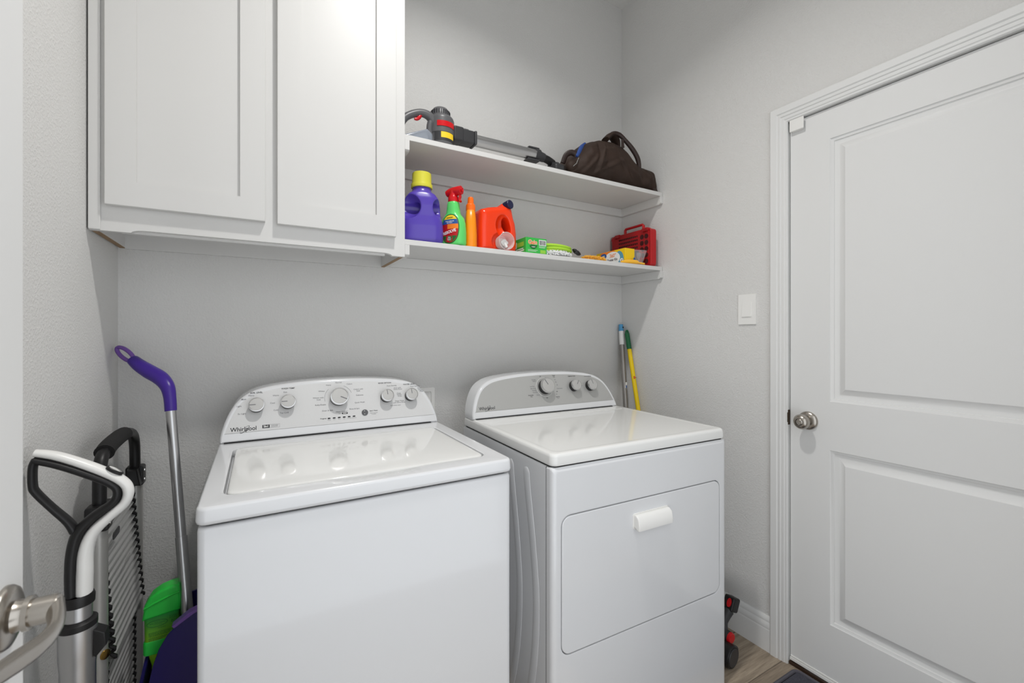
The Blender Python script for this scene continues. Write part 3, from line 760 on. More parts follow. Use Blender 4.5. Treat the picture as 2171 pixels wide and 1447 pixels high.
for tx, s_, t_, k in [('Off', 0.342, 0.1603, 1), ('Wrinkle', 0.306, 0.1469, 0), ('Guard', 0.308, 0.1406, 0), ('Less Dry', 0.293, 0.1181, 0), ('More Dry', 0.296, 0.1084, 0), ('Normal', 0.299, 0.0999, 0), ('Very Dry', 0.302, 0.0914, 0), ('Damp', 0.3142, 0.0792, 0), ('Automatic', 0.2785, 0.0807, 1), ('Dry', 0.2807, 0.0744, 1), ('Cool Down', 0.4306, 0.1012, 0), ('Off', 0.4128, 0.0883, 1), ('Off', 0.356, 0.064, 1), ('Fluff Air', 0.4125, 0.0648, 1), ('no heat', 0.412, 0.059, 2), ('Timed', 0.4124, 0.1615, 1), ('Dry', 0.4133, 0.1549, 1), ('TEMPERATURE', 0.508, 0.1535, 1), ('CYCLE SIGNAL', 0.598, 0.1494, 1), ('70', 0.4151, 0.1418, 0), ('60', 0.4175, 0.1308, 0), ('40', 0.4218, 0.1176, 0), ('20', 0.4087, 0.0769, 0), ('High', 0.551, 0.1075, 0)]:
    put_text(IK[near(s_, t_, DD)], tx, (0.0062, 0.0062, 0.004)[k], Mc @ T(s_, t_, 0.001), 0.0001, k=0 if k == 1 else 1)
logo(IK['maker_lettering'], 0.0325, 0.0415, 0.0700, Mc)
ps = [Mc @ Vector((0.355 + 0.0415 * math.cos(2 * PI * i / 40), 0.112 + 0.0415 * math.sin(2 * PI * i / 40), 0.0008)) for i in range(40)]
IK.finish(con)
MB().tube(ps, 0.0007, 6, closed=True).build('dial_ring', 'pwhite', con)

# ------------------------------------------------------------------ switch, wall plate
t = thing('light_switch', 'white rocker light switch on the right wall beside the door casing', 'light switch', (XR, 1.095, 1.350))
MB().prism(rrect(-0.038, 0.038, -0.062, 0.062, 0.003, 3), 0, 0.006, 0.0015, 2, m=frame((0, 0, 0), (0, -1, 0), (0, 0, 1), (-1, 0, 0)), both=False).build('plate', 'white_p', t)
mb = MB(); mm = frame((0, 0, 0), (0, -1, 0), (0, 0, 1), (-1, 0, 0))
mb.prism([(0.005, -0.030), (0.0100, -0.030), (0.0075, 0.0), (0.0065, 0.030), (0.005, 0.030)], -0.0205, 0.0205, 0.0008, 1, m=frame((0, 0, 0), (-1, 0, 0), (0, 0, 1), (0, 1, 0)))
mb.build('rocker', 'white_p', t)
t = thing('wall_box', 'white recessed utility box flange on the back wall between washer and dryer', 'utility box', (0.585, YB, 0.965))
mb = MB()
mb.loft([[(p[0], y, p[1]) for p in rrect(-0.073 + i, 0.073 - i, -0.053 + i, 0.053 - i, 0.006, 3)] for i, y in ((0, 0), (0, -0.004), (0.002, -0.006), (0.016, -0.006), (0.018, -0.001))], False, True)
mb.build('flange', 'white_p', t)

# ------------------------------------------------------------------ bottles on the lower shelf
z0 = SH_LO + 0.0006
# violet detergent jug, its handle side to the front
t = thing('detergent_jug', 'violet detergent jug with yellow-green cap at the left end of the lower shelf', 'detergent bottle', (0.528, 1.602, z0), math.radians(-14))
body = MB()
hs = [(0.0, 0.066, 0.046), (0.003, 0.074, 0.054), (0.012, 0.078, 0.058), (0.06, 0.078, 0.058), (0.078, 0.076, 0.056), (0.095, 0.0705, 0.053), (0.14, 0.068, 0.052), (0.165, 0.062, 0.049), (0.182, 0.050, 0.044), (0.194, 0.037, 0.037), (0.20, 0.035, 0.035), (0.214, 0.034, 0.034)]
body.loft([sup(0, 0, a, b, 2 if h > 0.19 else 3.4, 48, h) for h, a, b in hs])
c1, c2, c3 = MB(), MB(), MB()
ellipsoid(c1, (-0.053, -0.050, 0.130), (0.046, 0.044, 0.047), R(0.0, 'Y'))
ellipsoid(c2, (0.063, -0.046, 0.130), (0.027, 0.040, 0.036))
c3.tube([(-0.08, -0.020, 0.128), (0.09, -0.020, 0.128)], 0.021, 20)
bake(body, (c1, c2, c3), 0.0026, 6).build('jug_body', 'jug_p', t, angle=180)
cp = MB()
pr = [(0.0375, 0.208), (0.0395, 0.2095), (0.0395, 0.222), (0.0355, 0.226), (0.0345, 0.262), (0.033, 0.265), (0.001, 0.2655)]
cp.loft([[(r * (1 + (0.012 if j % 2 else 0) * (1 if 0.225 < z < 0.264 else 0)) * math.cos(2 * PI * j / 96), r * (1 + (0.012 if j % 2 else 0) * (1 if 0.225 < z < 0.264 else 0)) * math.sin(2 * PI * j / 96), z) for j in range(96)] for r, z in pr], True, False)
cp.build('cap', 'cap_y', t, angle=60)

def bottle_sections(hs, e=2.6, n=48): return [sup(c[3] if len(c) > 3 else 0, 0, c[1], c[2], e, n, c[0]) for c in hs]
def interp(hs, z):
    for a, b in zip(hs, hs[1:]):
        if a[0] <= z <= b[0]:
            f = (z - a[0]) / max(1e-9, b[0] - a[0]); return [a[i] + (b[i] - a[i]) * f for i in range(1, 3)]
    return list(hs[-1][1:3])
# stain remover trigger bottle
t = thing('spray_bottle', 'light green stain remover bottle with red trigger head and oval label', 'spray bottle', (0.646, 1.580, z0), math.radians(-57))
hs = [(0.0, 0.045, 0.028), (0.003, 0.050, 0.032), (0.010, 0.052, 0.033), (0.05, 0.052, 0.033), (0.085, 0.049, 0.032), (0.105, 0.043, 0.030), (0.117, 0.033, 0.027), (0.124, 0.027, 0.025), (0.140, 0.0245, 0.0235), (0.160, 0.0225, 0.0225), (0.168, 0.0205, 0.0205), (0.171, 0.0165, 0.0165), (0.18, 0.016, 0.016)]
MB().loft(bottle_sections(hs, 2.5)).build('bottle_body', 'mint', t, angle=60)
mb = MB().lathe([(0.0205, 0.169), (0.021, 0.171), (0.021, 0.186), (0.0175, 0.190), (0.0165, 0.20)], 36)
hd = smooth_path([(-0.030, 0, 0.205), (-0.014, 0, 0.209), (0.004, 0, 0.211), (0.022, 0, 0.211), (0.036, 0, 0.212)], 5)
mb.tube(hd, lerp_list([0.0125, 0.0155, 0.0165, 0.0175, 0.0165], 5), 20, flat=(1.0, 0.92))
mb.lathe([(0.0155, 0.198), (0.0165, 0.212)], 24)
mb.build('trigger_head', 'red', t, angle=60)
MB().tube(smooth_path([(0.024, 0, 0.203), (0.031, 0, 0.190), (0.028, 0, 0.178), (0.033, 0, 0.168)], 5), [0.0045] * 16, 10, flat=(1, 1.7), up=(1, 0, 0)).build('trigger', 'red', t)
MB().lathe([(0.0075, 0), (0.0075, 0.006), (0.006, 0.0065), (0.003, 0.0035)], 20, frame((0.044, 0, 0.2125), (0, -1, 0), (0, 0, 1), (1, 0, 0)) @ T(0, 0, -0.008)).build('nozzle', 'red', t)
def surf(hs, e, s_, z, off):
    a, b = interp(hs, z); x = s_
    q = max(0.0, 1 - abs(x / a) ** e) ** (1 / e)
    return (x, -b * q - off, z)
def label_patch(hs, e, test, s0, s1, z0_, z1_, off, n=40):
    mb = MB()
    for i in range(n):
        for j in range(n):
            sa, sb = s0 + (s1 - s0) * i / n, s0 + (s1 - s0) * (i + 1) / n
            za, zb = z0_ + (z1_ - z0_) * j / n, z0_ + (z1_ - z0_) * (j + 1) / n
            if test((sa + sb) / 2, (za + zb) / 2) is None: continue
            mb.add([surf(hs, e, sa, za, off), surf(hs, e, sb, za, off), surf(hs, e, sb, zb, off), surf(hs, e, sa, zb, off)], [(0, 1, 2, 3)], None, test((sa + sb) / 2, (za + zb) / 2))
    return mb
LC, LA, LB = 0.005, 0.037, 0.057
def band(mb, v0, v1, k, off, f=1.0, n=26, m=14, u0=-1.0, u1=1.0):
    rows = []
    for j in range(m + 1):
        v = v0 + (v1 - v0) * j / m; h = LA * f * max(0.0, 1 - abs(v / f) ** 2.4) ** (1 / 2.2)
        rows.append([surf(hs, 2.5, LC + max(u0 * LA, -h) + (min(u1 * LA, h) - max(u0 * LA, -h)) * i / n, 0.062 + v * LB, off) for i in range(n + 1)])
    mb.add([p for r in rows for p in r], [(j * (n + 1) + i, j * (n + 1) + i + 1, (j + 1) * (n + 1) + i + 1, (j + 1) * (n + 1) + i) for j in range(m) for i in range(n)], None, k)
lb = MB()
band(lb, -1.0, 1.0, 4, 0.0004, 1.0, 30, 50); band(lb, -0.93, 0.93, 0, 0.0007, 0.93, 30, 50)
band(lb, 0.62, 0.92, 1, 0.0009, 0.92); band(lb, 0.30, 0.62, 2, 0.0009, 0.92); band(lb, -0.02, 0.30, 3, 0.0009, 0.92, u0=-0.25); band(lb, -0.90, -0.48, 4, 0.0009, 0.90)
lb.add([surf(hs, 2.5, LC + (0.40 * LA + 0.0) * c0 - 0.001, 0.062 - 0.66 * LB + 0.26 * LB * s0, 0.0011) for c0, s0 in [(math.cos(2 * PI * i / 24), math.sin(2 * PI * i / 24)) for i in range(24)]], [tuple(range(24))], None, 0)
def wrap_text(mb, txt, size, s_, z, hs, e, off, bold=0, k=0, rot=0.0, sx=1.0):
    vs, fs = text_geo(txt, size, bold)
    c, d = math.cos(rot), math.sin(rot)
    mb.add([surf(hs, e, s_ + x * sx * c - y * d, z + x * sx * d + y * c, off) for x, y, _ in vs], fs, None, k)
wrap_text(lb, 'RESOLVE', 0.0150, LC - 0.001, 0.049, hs, 2.5, 0.0014, 0.0005, 5, 0.22, 0.95)
wrap_text(lb, 'STAIN REMOVER', 0.0050, LC, 0.0895, hs, 2.5, 0.0014, 0.0001, 5)
wrap_text(lb, 'PRE-TREAT', 0.0050, LC, 0.0835, hs, 2.5, 0.0014, 0.0001, 5)
wrap_text(lb, 'LAUNDRY', 0.0060, LC, 0.1035, hs, 2.5, 0.0014, 0.0002, 6)
for i, tx in enumerate(('TRIPLE', 'ACTION', 'POWER')): wrap_text(lb, tx, 0.0042, LC - 0.001, 0.0292 - i * 0.005, hs, 2.5, 0.0014, 0.0001, 5)
lb.build('label', ['pred', 'pyellow', 'pblue', 'porange', 'leaf', 'pwhite', 'pblack'], t, angle=60)

# orange bottle
t = thing('squeeze_bottle', 'slim orange bottle standing between the spray bottle and the orange-red jug', 'bottle', (0.718, 1.580, z0), math.radians(66))
hs = [(0.0, 0.036, 0.021), (0.003, 0.039, 0.0245), (0.05, 0.039, 0.0245), (0.09, 0.037, 0.0225), (0.12, 0.031, 0.0205), (0.137, 0.024, 0.0185), (0.145, 0.019, 0.017), (0.15, 0.0165, 0.0165)]
MB().loft(bottle_sections(hs, 2.5)).build('bottle_body', 'orange', t, angle=60)
MB().lathe([(0.0185, 0.147), (0.0188, 0.149), (0.0182, 0.168), (0.0165, 0.171), (0.0125, 0.175), (0.0115, 0.194), (0.0098, 0.199), (0.005, 0.2015), (0.0005, 0.202)], 32).build('cap', 'orange_d', t, angle=40)

# orange-red jug lying on its side
t = thing('detergent_jug', 'orange-red detergent jug with navy cap and press tap, lying on its side', 'detergent bottle', (0.852, 1.655, z0))
zb = 0.0
prof = [(-0.086, 0.0), (0.073, 0.0), (0.083, 0.010), (0.086, 0.035), (0.086, 0.085), (0.080, 0.125), (0.070, 0.152), (0.066, 0.172), (0.060, 0.192), (0.048, 0.200), (0.036, 0.199), (0.0, 0.190), (-0.045, 0.181), (-0.078, 0.170), (-0.086, 0.155), (-0.089, 0.10), (-0.089, 0.01)]
body = MB()
body.prism(prof, -0.068, 0.07, 0.026, 5, m=frame((0, 0, 0), (1, 0, 0), (0, 0, 1), (0, -1, 0)))
body.tube([(0.020, -0.01, 0.160), (0.030, -0.028, 0.180), (0.041, -0.046, 0.197)], [0.036, 0.027, 0.0195], 20)
cut = MB(); ellipsoid(cut, (0, 0, 0), (0.0115, 0.3, 0.036), T(0.036, 0, 0.112) @ R(-0.32, 'Y'))
dent = MB(); ellipsoid(dent, (0.014, -0.085, 0.108), (0.036, 0.045, 0.050), None)
dent2 = MB(); ellipsoid(dent2, (0.005, -0.078, 0.040), (0.046, 0.030, 0.042))
bake(body, (cut, dent, dent2), 0.003, 7).build('jug_body', 'jug_r', t, angle=180)
MB().lathe([(0.0175, -0.014), (0.0185, 0.0), (0.0185, 0.016), (0.0165, 0.018), (0.001, 0.0182)], 36, frame((0.0425, -0.056, 0.1985), (0.94, 0.30, 0.1), (-0.14, 0.10, 0.98))).build('cap', 'navy', t)
tapm = frame((0.006, -0.066, 0.034), (1, 0, 0), (0, 0, 1), (0, -1, 0))
tp = MB().lathe([(0.019, -0.012), (0.019, 0.014), (0.016, 0.016), (0.013, 0.030)], 28, tapm)
tp.box(-0.017, 0.017, -0.006, 0.006, 0.020, 0.032, 0.003, m=tapm).box(-0.006, 0.006, -0.022, 0.004, 0.018, 0.034, 0.003, m=tapm @ R(0.5, 'Z'))
tp.build('press_tap', 'white_p', t)
t2 = thing('dosing_cup', 'milky clear dosing cup pushed over the tap of the orange-red jug', 'cup', (0.852 + 0.004, 1.655 - 0.076, z0 + 0.0365))
cm = frame((0, 0, 0), (1, 0, 0), (0, 0, 1), (0, -1, 0))
MB().lathe([(0.028, -0.002), (0.031, 0.02), (0.0345, 0.042), (0.0355, 0.0435), (0.0335, 0.0435), (0.030, 0.02), (0.0265, -0.0005)], 40, cm, cap=True).build('cup_shell', 'cupmat', t2, angle=50)

# green carton
t = thing('dryer_sheet_box', 'small bright green carton with barcode on the lower shelf', 'box', (0.9535, 1.550, z0))
bw, bd_, bh = 0.104, 0.090, 0.0665
MB().box(0, bw, 0, bd_, 0, bh, 0.0012, 1).build('carton', 'boxg', t)
fm = frame((0, -0.0004, 0), (1, 0, 0), (0, 0, 1), (0, -1, 0))
p = MB()
put_text(p, 'Gain', 0.0235, fm @ T(0.033, 0.0465, 0.0006) @ R(0.03, 'Z'), 0.0016, k=0)
put_text(p, 'Gain', 0.0235, fm @ T(0.033, 0.0465, 0.0010) @ R(0.03, 'Z'), 0.0006, k=1)
lf = [(-0.019, 0.002), (-0.008, 0.0085), (0.010, 0.006), (0.020, 0.008), (0.015, -0.003), (0.004, -0.010), (-0.008, -0.008)]
p.prism(lf, 0, 0.0004, m=fm @ T(0.036, 0.0285, 0.0001), k=2)
put_text(p, 'original', 0.0062, fm @ T(0.036, 0.0285, 0.0009), 0.0001, k=0)
p.box(0.064, 0.100, 0.036, 0.060, 0, 0.0004, m=fm, k=0)
xx = 0.066
rb = random.Random(3)
while xx < 0.097:
    w = rb.choice((0.0007, 0.0012, 0.0018)); p.box(xx, xx + w, 0.0385, 0.0575, 0.0004, 0.0006, m=fm, k=3); xx += w + rb.choice((0.0008, 0.0014))
for i, (x0, x1, y) in enumerate(((0.010, 0.058, 0.014), (0.064, 0.098, 0.031), (0.064, 0.094, 0.027), (0.010, 0.050, 0.009))): p.box(x0, x1, y, y + 0.0012, 0, 0.0004, m=fm, k=0)
p.box(0.071, 0.098, 0.004, 0.018, 0, 0.0004, m=fm, k=4)
p.build('front_print', ['pwhite', 'porange', 'leaf', 'pblack', 'boxg2'], t, flat=True)
sm_ = frame((-0.0004, 0, 0), (0, -1, 0), (0, 0, 1), (-1, 0, 0))
p = MB().box(-0.070, -0.016, 0.032, 0.050, 0, 0.0004, m=sm_, k=0).box(-0.078, -0.014, 0.012, 0.017, 0, 0.0004, m=sm_, k=1).box(-0.078, -0.020, 0.020, 0.024, 0, 0.0004, m=sm_, k=1).box(-0.086, -0.074, 0.028, 0.054, 0, 0.0004, m=sm_, k=1)
p.build('side_print', ['boxg2', 'pwhite'], t, flat=True)

# coiled lime cord on a white microfibre pad
def tufts(mb, c, r, n, ln, rad, seed=1, m=None, zmin=0.0):
    rn = random.Random(seed)
    for i in range(n):
        a = rn.uniform(0, 2 * PI); b = math.acos(rn.uniform(-0.25, 1))
        d = Vector((math.sin(b) * math.cos(a), math.sin(b) * math.sin(a), math.cos(b)))
        p = Vector((c[0] + d.x * r[0], c[1] + d.y * r[1], c[2] + d.z * r[2]))
        nn = Vector((d.x / r[0], d.y / r[1], d.z / r[2])).normalized()
        nn = (nn + Vector((rn.uniform(-.5, .5), rn.uniform(-.5, .5), rn.uniform(-.5, .3)))).normalized()
        q = p + nn * ln * rn.uniform(0.6, 1.2)
        if q.z < zmin + rad: q.z = zmin + rad
        if p.z < zmin + rad: p.z = zmin + rad
        mid = (p + q) / 2 + Vector((0, 0, 0.15 * ln))
        mb.tube([p - nn * rad, mid, q], [rad, rad * 0.95, rad * 0.45], 5, m=m)
t = thing('microfibre_pad', 'white shaggy microfibre pad lying under the lime cord', 'cleaning pad', (1.130, 1.605, z0))
mb = MB(); ellipsoid(mb, (0, 0, 0.0125), (0.080, 0.062, 0.0115)); tufts(mb, (0, 0, 0.0115), (0.080, 0.062, 0.0095), 700, 0.011, 0.0024, 4)
mb.build('pile', 'fluffw', t, angle=180)
t = thing('cord_coil', 'coiled lime green cord with black ties on top of the white pad', 'cord', (1.135, 1.612, z0 + 0.026))
for zz, rx, dx in ((0.010, 0.080, 0.006), (0.0215, 0.083, 0.0)):
    ps = [(dx + rx * math.cos(2 * PI * j / 48), 0.056 * math.sin(2 * PI * j / 48), zz + 0.002 * math.sin(2 * PI * j / 24)) for j in range(48)]
    MB().tube(ps, 0.0062, 10, closed=True).build('cord_loop', 'lime', t)
mb = MB(); rn = random.Random(9)
for i in range(9):
    a0 = rn.uniform(0, 6)
    ps = [(0.094 + 0.018 * math.cos(a0 + j * 0.7) * rn.uniform(.7, 1), -0.046 + 0.014 * math.sin(a0 + j * 0.7), 0.004 + 0.012 * math.sin(j * 0.5 + a0)) for j in range(9)]
    mb.tube(smooth_path(ps, 3), 0.0042, 7, flat=(1, 0.5))
mb.build('black_tie', 'black', t)

# golden duster head, kit carton, duster handle, clear bag, red case
t = thing('fluffy_duster', 'golden yellow fluffy duster head in front of the kit carton', 'duster', (1.335, 1.575, z0))
mb = MB(); ellipsoid(mb, (0, 0, 0.006), (0.060, 0.022, 0.006)); tufts(mb, (0, 0, 0.006), (0.060, 0.022, 0.006), 760, 0.013, 0.0011, 12)
mb.build('fibres', 'fluffy', t, angle=180)
t = thing('duster_kit_box', 'yellow carton printed 360 Duster Kit on the lower shelf', 'box', (1.512, 1.556, z0))
kw, kd, kh = 0.062, 0.205, 0.076
MB().box(0, kw, 0, kd, 0, kh, 0.001, 1).build('carton', 'boxy', t)
km = frame((-0.0004, kd, 0), (0, -1, 0), (0, 0, 1), (-1, 0, 0))          # local x from the wall (0) to the front (kd)
p = MB()
def disc(cx, cy, rx, ry, z, k, n=36, clip=None):
    pl = [(cx + rx * math.cos(2 * PI * j / n), cy + ry * math.sin(2 * PI * j / n)) for j in range(n)]
    pl = [(min(max(x, 0.001), kd - 0.001), min(max(y, 0.001), kh - 0.001)) for x, y in pl]
    p.prism(pl, z, z + 0.0002, m=km, k=k)
disc(0.085, 0.040, 0.065, 0.05, 0.0, 0)
disc(0.165, 0.022, 0.032, 0.045, 0.0002, 1)
disc(0.116, 0.036, 0.056, 0.034, 0.0004, 2)
disc(0.055, 0.055, 0.022, 0.014, 0.0006, 3)
disc(0.183, 0.020, 0.011, 0.010, 0.0006, 2)
p.box(0.176, 0.190, 0.0185, 0.0215, 0.0008, 0.001, m=km @ T(0.183, 0.02, 0) @ R(0.8, 'Z') @ T(-0.183, -0.02, 0), k=4)
put_text(p, 'great', 0.0095, km @ T(0.055, 0.0575, 0.0011), 0.0002, k=2); put_text(p, 'value', 0.0095, km @ T(0.055, 0.050, 0.0011), 0.0002, k=2)
put_text(p, '360\u00b0', 0.024, km @ T(0.122, 0.050, 0.0011), 0.0003, k=0)
put_text(p, 'Duster Kit', 0.0165, km @ T(0.118, 0.030, 0.0011), 0.0003, k=4)
p.build('print', ['porange', 'pteal', 'pwhite', 'pblue', 'pblack'], t, flat=True)
p = MB().prism([(0.0, 0.006), (0.010, 0.004), (0.012, 0.016), (0.010, 0.028), (0.0, 0.026), (-0.002, 0.016)], 0, 0.0004, m=frame((0.054, -0.0004, 0.006), (1, 0, 0), (0, 0, 1), (0, -1, 0)))
t = thing('plastic_wand', 'golden yellow plastic duster handle lying along the shelf edge', 'duster handle', (1.535, 1.5455, z0))
mb = MB(); mb.tube(smooth_path([(-0.055, 0.004, 0.006), (-0.02, 0.001, 0.009), (0.015, 0, 0.0105), (0.042, 0, 0.0105), (0.052, 0, 0.009)], 5), lerp_list([0.0045, 0.0085, 0.0103, 0.0100, 0.0055], 5), 16)
mb.tube([(0.05, 0, 0.0085), (0.092, -0.001, 0.0065)], [0.005, 0.0045], 12)
mb.build('grip', 'fluffy', t)
t = thing('plastic_bag', 'crumpled clear plastic bag standing in front of the red case', 'bag', (1.595, 1.562, z0))
mb = MB(); n = 18; rn = random.Random(21)
def bagpt(u, v, s_):
    wdt = 0.038 + 0.022 * v * v
    x = (u - 0.5) * 2 * wdt + 0.012 * v
    bulge = 0.010 * (1 - v) * math.sin(PI * u) + 0.001
    return (x, s_ * bulge + 0.003 * math.sin(9 * u + 4 * v) * v, 0.002 + 0.072 * v + 0.004 * u * v)
for s_ in (-1, 1):
    pts = [bagpt(i / n, j / n, s_) for j in range(n + 1) for i in range(n + 1)]
    mb.add(pts, [(j * (n + 1) + i, j * (n + 1) + i + 1, (j + 1) * (n + 1) + i + 1, (j + 1) * (n + 1) + i) for j in range(n) for i in range(n)])
mb.build('film', 'film', t, angle=180)
mb = MB().prism([(0.006 * math.cos(2 * PI * j / 24), 0.009 * math.sin(2 * PI * j / 24)) for j in range(24)], 0, 0.0004, m=frame((-0.030, -0.0135, 0.024), (1, 0, 0), (0, 0, 1), (0, -1, 0)))
mb.build('sticker', 'pblue', t)
mb = MB().lathe([(0.003, 0.0), (0.0035, 0.022), (0.011, 0.036), (0.0118, 0.055)], 20, T(0.012, 0, 0.006), cap=False)
mb.build('clear_stem', 'film', t)

t = thing('drill_bit_case', 'red hard case with clear lid and carry handle against the right wall', 'tool case', (1.655, 1.540, z0))
cw, cd, ch = 0.052, 0.278, 0.188
Mcs = frame((0, 0, 0), (0, 1, 0), (0, 0, 1), (1, 0, 0))                   # local x = along y, y = up, z = thickness
mb = MB()
mb.prism(rrect(0, cd, 0, ch, 0.016, 5), 0.012, cw, 0.004, 2, m=Mcs)
mb.build('case_body', 'case', t, angle=45)
# recesses shown through the lid
g = MB().prism(rrect(0.010, cd - 0.010, 0.010, ch - 0.012, 0.01, 4), 0.0105, 0.0125, m=Mcs); g.build('tray', 'case', t)
for i in range(2):
    for j in range(5):
        MB().lathe([(0.0125, 0), (0.0125, 0.0016)], 20, Mcs @ T(0.026 + 0.029 * i, 0.026 + 0.031 * j, 0.0092)).build('bit_pocket', 'case_d', t)
for j in range(4):
    for i in range(11):
        MB().box(-0.0045, 0.0045, -0.0045, 0.0045, 0, 0.0014, m=Mcs @ T(0.088 + 0.0125 * i, 0.105 + 0.0185 * j, 0.0094) @ R(0.5, 'Z')).build('bit_slot', 'case_d', t)
MB().box(0.09, 0.175, 0.030, 0.085, 0.0088, 0.0106, 0.0005, 1, m=Mcs).build('insert_card', 'pblack', t)
MB().box(0.195, 0.235, 0.055, 0.08, 0.0088, 0.0106, 0.0005, 1, m=Mcs).build('insert_card', 'pblack', t)
MB().box(0.205, 0.225, 0.060, 0.075, 0.0084, 0.0090, 0.0002, 1, m=Mcs).build('insert_label', 'pwhite', t)
g = MB(); g.loft([[tuple(Mcs @ Vector((p[0], p[1], z))) for p in rrect(0.001 + i, cd - 0.001 - i, 0.001 + i, ch - 0.001 - i, 0.016, 5)] for i, z in ((0, 0.0118), (0, 0.003), (0.003, 0.0), (0.012, 0.0), (0.014, 0.0035), (0.022, 0.0035))], False, True)
g.build('clear_lid', 'clear', t, angle=45)
hp = [(0.064, ch - 0.004), (0.064, ch + 0.024), (0.070, ch + 0.030), (0.186, ch + 0.030), (0.192, ch + 0.024), (0.192, ch - 0.004)]
MB().tube([tuple(Mcs @ Vector((a, b, 0.030))) for a, b in hp], 0.008, 12, flat=(1, 0.8)).build('carry_handle', 'case', t)
for x in (0.03, 0.225):
    l = MB().box(x - 0.016, x + 0.016, ch - 0.014, ch + 0.004, 0.001, 0.030, 0.003, m=Mcs).build('latch', 'case', t)
    MB().box(x - 0.019, x + 0.019, ch - 0.018, ch + 0.001, -0.0015, 0.006, 0.002, m=Mcs).build('latch_clip', 'clear', l)

# ------------------------------------------------------------------ upper shelf: stick vacuum and bag
z1 = SH_HI + 0.0006
t = thing('stick_vacuum', 'grey cordless stick vacuum lying along the upper shelf', 'vacuum cleaner', (0.614, 1.625, z1))
mb = MB().lathe([(0.040, 0.0), (0.046, 0.003), (0.0475, 0.01), (0.0475, 0.062), (0.0495, 0.064), (0.0495, 0.118), (0.046, 0.128), (0.040, 0.134)], 48)
mo = mb.build('motor_housing', 'vac', t, angle=40)
def cyl_patch(r, a0, a1, za, zb, n=16):
    v = [(r * math.cos(a0 + (a1 - a0) * i / n), r * math.sin(a0 + (a1 - a0) * i / n), z) for z in (za, zb) for i in range(n + 1)]
    return MB().add(v, [(i, i + 1, i + n + 2, i + n + 1) for i in range(n)])
def cyl_block(r0, r1, a0, a1, za, zb, n=16):
    rings = [[(r * math.cos(a0 + (a1 - a0) * i / n), r * math.sin(a0 + (a1 - a0) * i / n), z) for r, z in ((r0, za), (r1, za), (r1, zb), (r0, zb))] for i in range(n + 1)]
    return MB().loft(rings)
cyl_block(0.047, 0.0515, -2.25, -0.75, 0.083, 0.103).build('red_panel', 'red', mo)
cyl_block(0.045, 0.0485, -1.95, -0.75, 0.040, 0.062).build('warning_label', 'pyellow', mo)
cyl_block(0.046, 0.0482, -2.5, -0.45, 0.030, 0.066, 24).build('dark_band', 'vac_d', mo)
mb = MB().lathe([(0.037, 0.130), (0.0375, 0.140), (0.035, 0.155), (0.028, 0.165), (0.014, 0.169), (0.001, 0.1695)], 40, T(-0.004, 0, 0))
vt = mb.build('vent_dome', 'vac', t, angle=50)
for i in range(26):
    a = 2 * PI * i / 26
    MB().box(-0.0014, 0.0014, 0.0345, 0.0385, 0.138, 0.153, m=T(-0.004, 0, 0) @ R(a, 'Z')).build('vent_slot', 'pblack', vt)
mb = MB()
mb.tube(smooth_path([(-0.030, -0.01, 0.095), (-0.052, -0.012, 0.122), (-0.085, -0.012, 0.128), (-0.125, -0.012, 0.112), (-0.152, -0.012, 0.088), (-0.168, -0.010, 0.05), (-0.165, -0.01, 0.014)], 6), lerp_list([0.018, 0.017, 0.0145, 0.0135, 0.0135, 0.014, 0.016], 6), 16)
mb.tube(smooth_path([(-0.036, -0.012, 0.118), (-0.050, -0.012, 0.095), (-0.052, -0.012, 0.06), (-0.040, -0.012, 0.02)], 5), lerp_list([0.014, 0.012, 0.011, 0.016], 5), 14)
mb.build('handle', 'vac', t, angle=60)
MB().tube(smooth_path([(-0.088, -0.014, 0.118), (-0.094, -0.014, 0.108), (-0.102, -0.014, 0.100), (-0.112, -0.014, 0.099)], 4), lerp_list([0.007, 0.0075, 0.006, 0.004], 4), 10).build('trigger', 'red', t)
mb = MB().prism([(-0.165, 0.003), (-0.045, 0.003), (-0.045, 0.052), (-0.066, 0.068), (-0.150, 0.03)], -0.03, 0.03, 0.008, 3, m=frame((0, 0.0, 0), (1, 0, 0), (0, 0, 1), (0, -1, 0)))
mb.build('dust_bin', 'smoke', t, angle=45)
mb = MB().box(0.040, 0.085, -0.030, 0.030, 0.052, 0.108, 0.008, 3).box(0.075, 0.132, -0.027, 0.027, 0.052, 0.104, 0.007, 3).box(0.13, 0.142, -0.029, 0.029, 0.050, 0.106, 0.005, 2)
hj = mb.build('hose_joint', 'vac_d', t, angle=40)
MB().box(0.088, 0.112, -0.014, 0.014, 0.100, 0.112, 0.004, 2).build('release_button', 'vac', hj)
MB().tube([(0.14, 0, 0.078), (0.436, 0, 0.078)], 0.0235, 32).build('tube', 'alu', t)
mb = MB().tube([(0.428, 0, 0.078), (0.452, 0, 0.078)], 0.0265, 28).box(0.395, 0.45, -0.012, 0.012, 0.1005, 0.1085, 0.003).box(0.385, 0.445, -0.020, 0.020, 0.044, 0.054, 0.003).tube([(0.45, 0, 0.078), (0.478, 0, 0.074)], [0.022, 0.019], 24)
mb.build('tube_clip', 'vac_d', t)
MB().tube(smooth_path([(0.474, 0, 0.074), (0.500, 0, 0.069), (0.530, 0.004, 0.060)], 5), 0.0165, 20).build('neck', 'black', t)
mb = MB().box(0.508, 0.560, -0.05, 0.06, 0.0, 0.046, 0.012, 3).tube([(0.515, 0.004, 0.050), (0.555, 0.005, 0.052)], 0.019, 18)
mb.build('floor_head', 'vac_d', t)

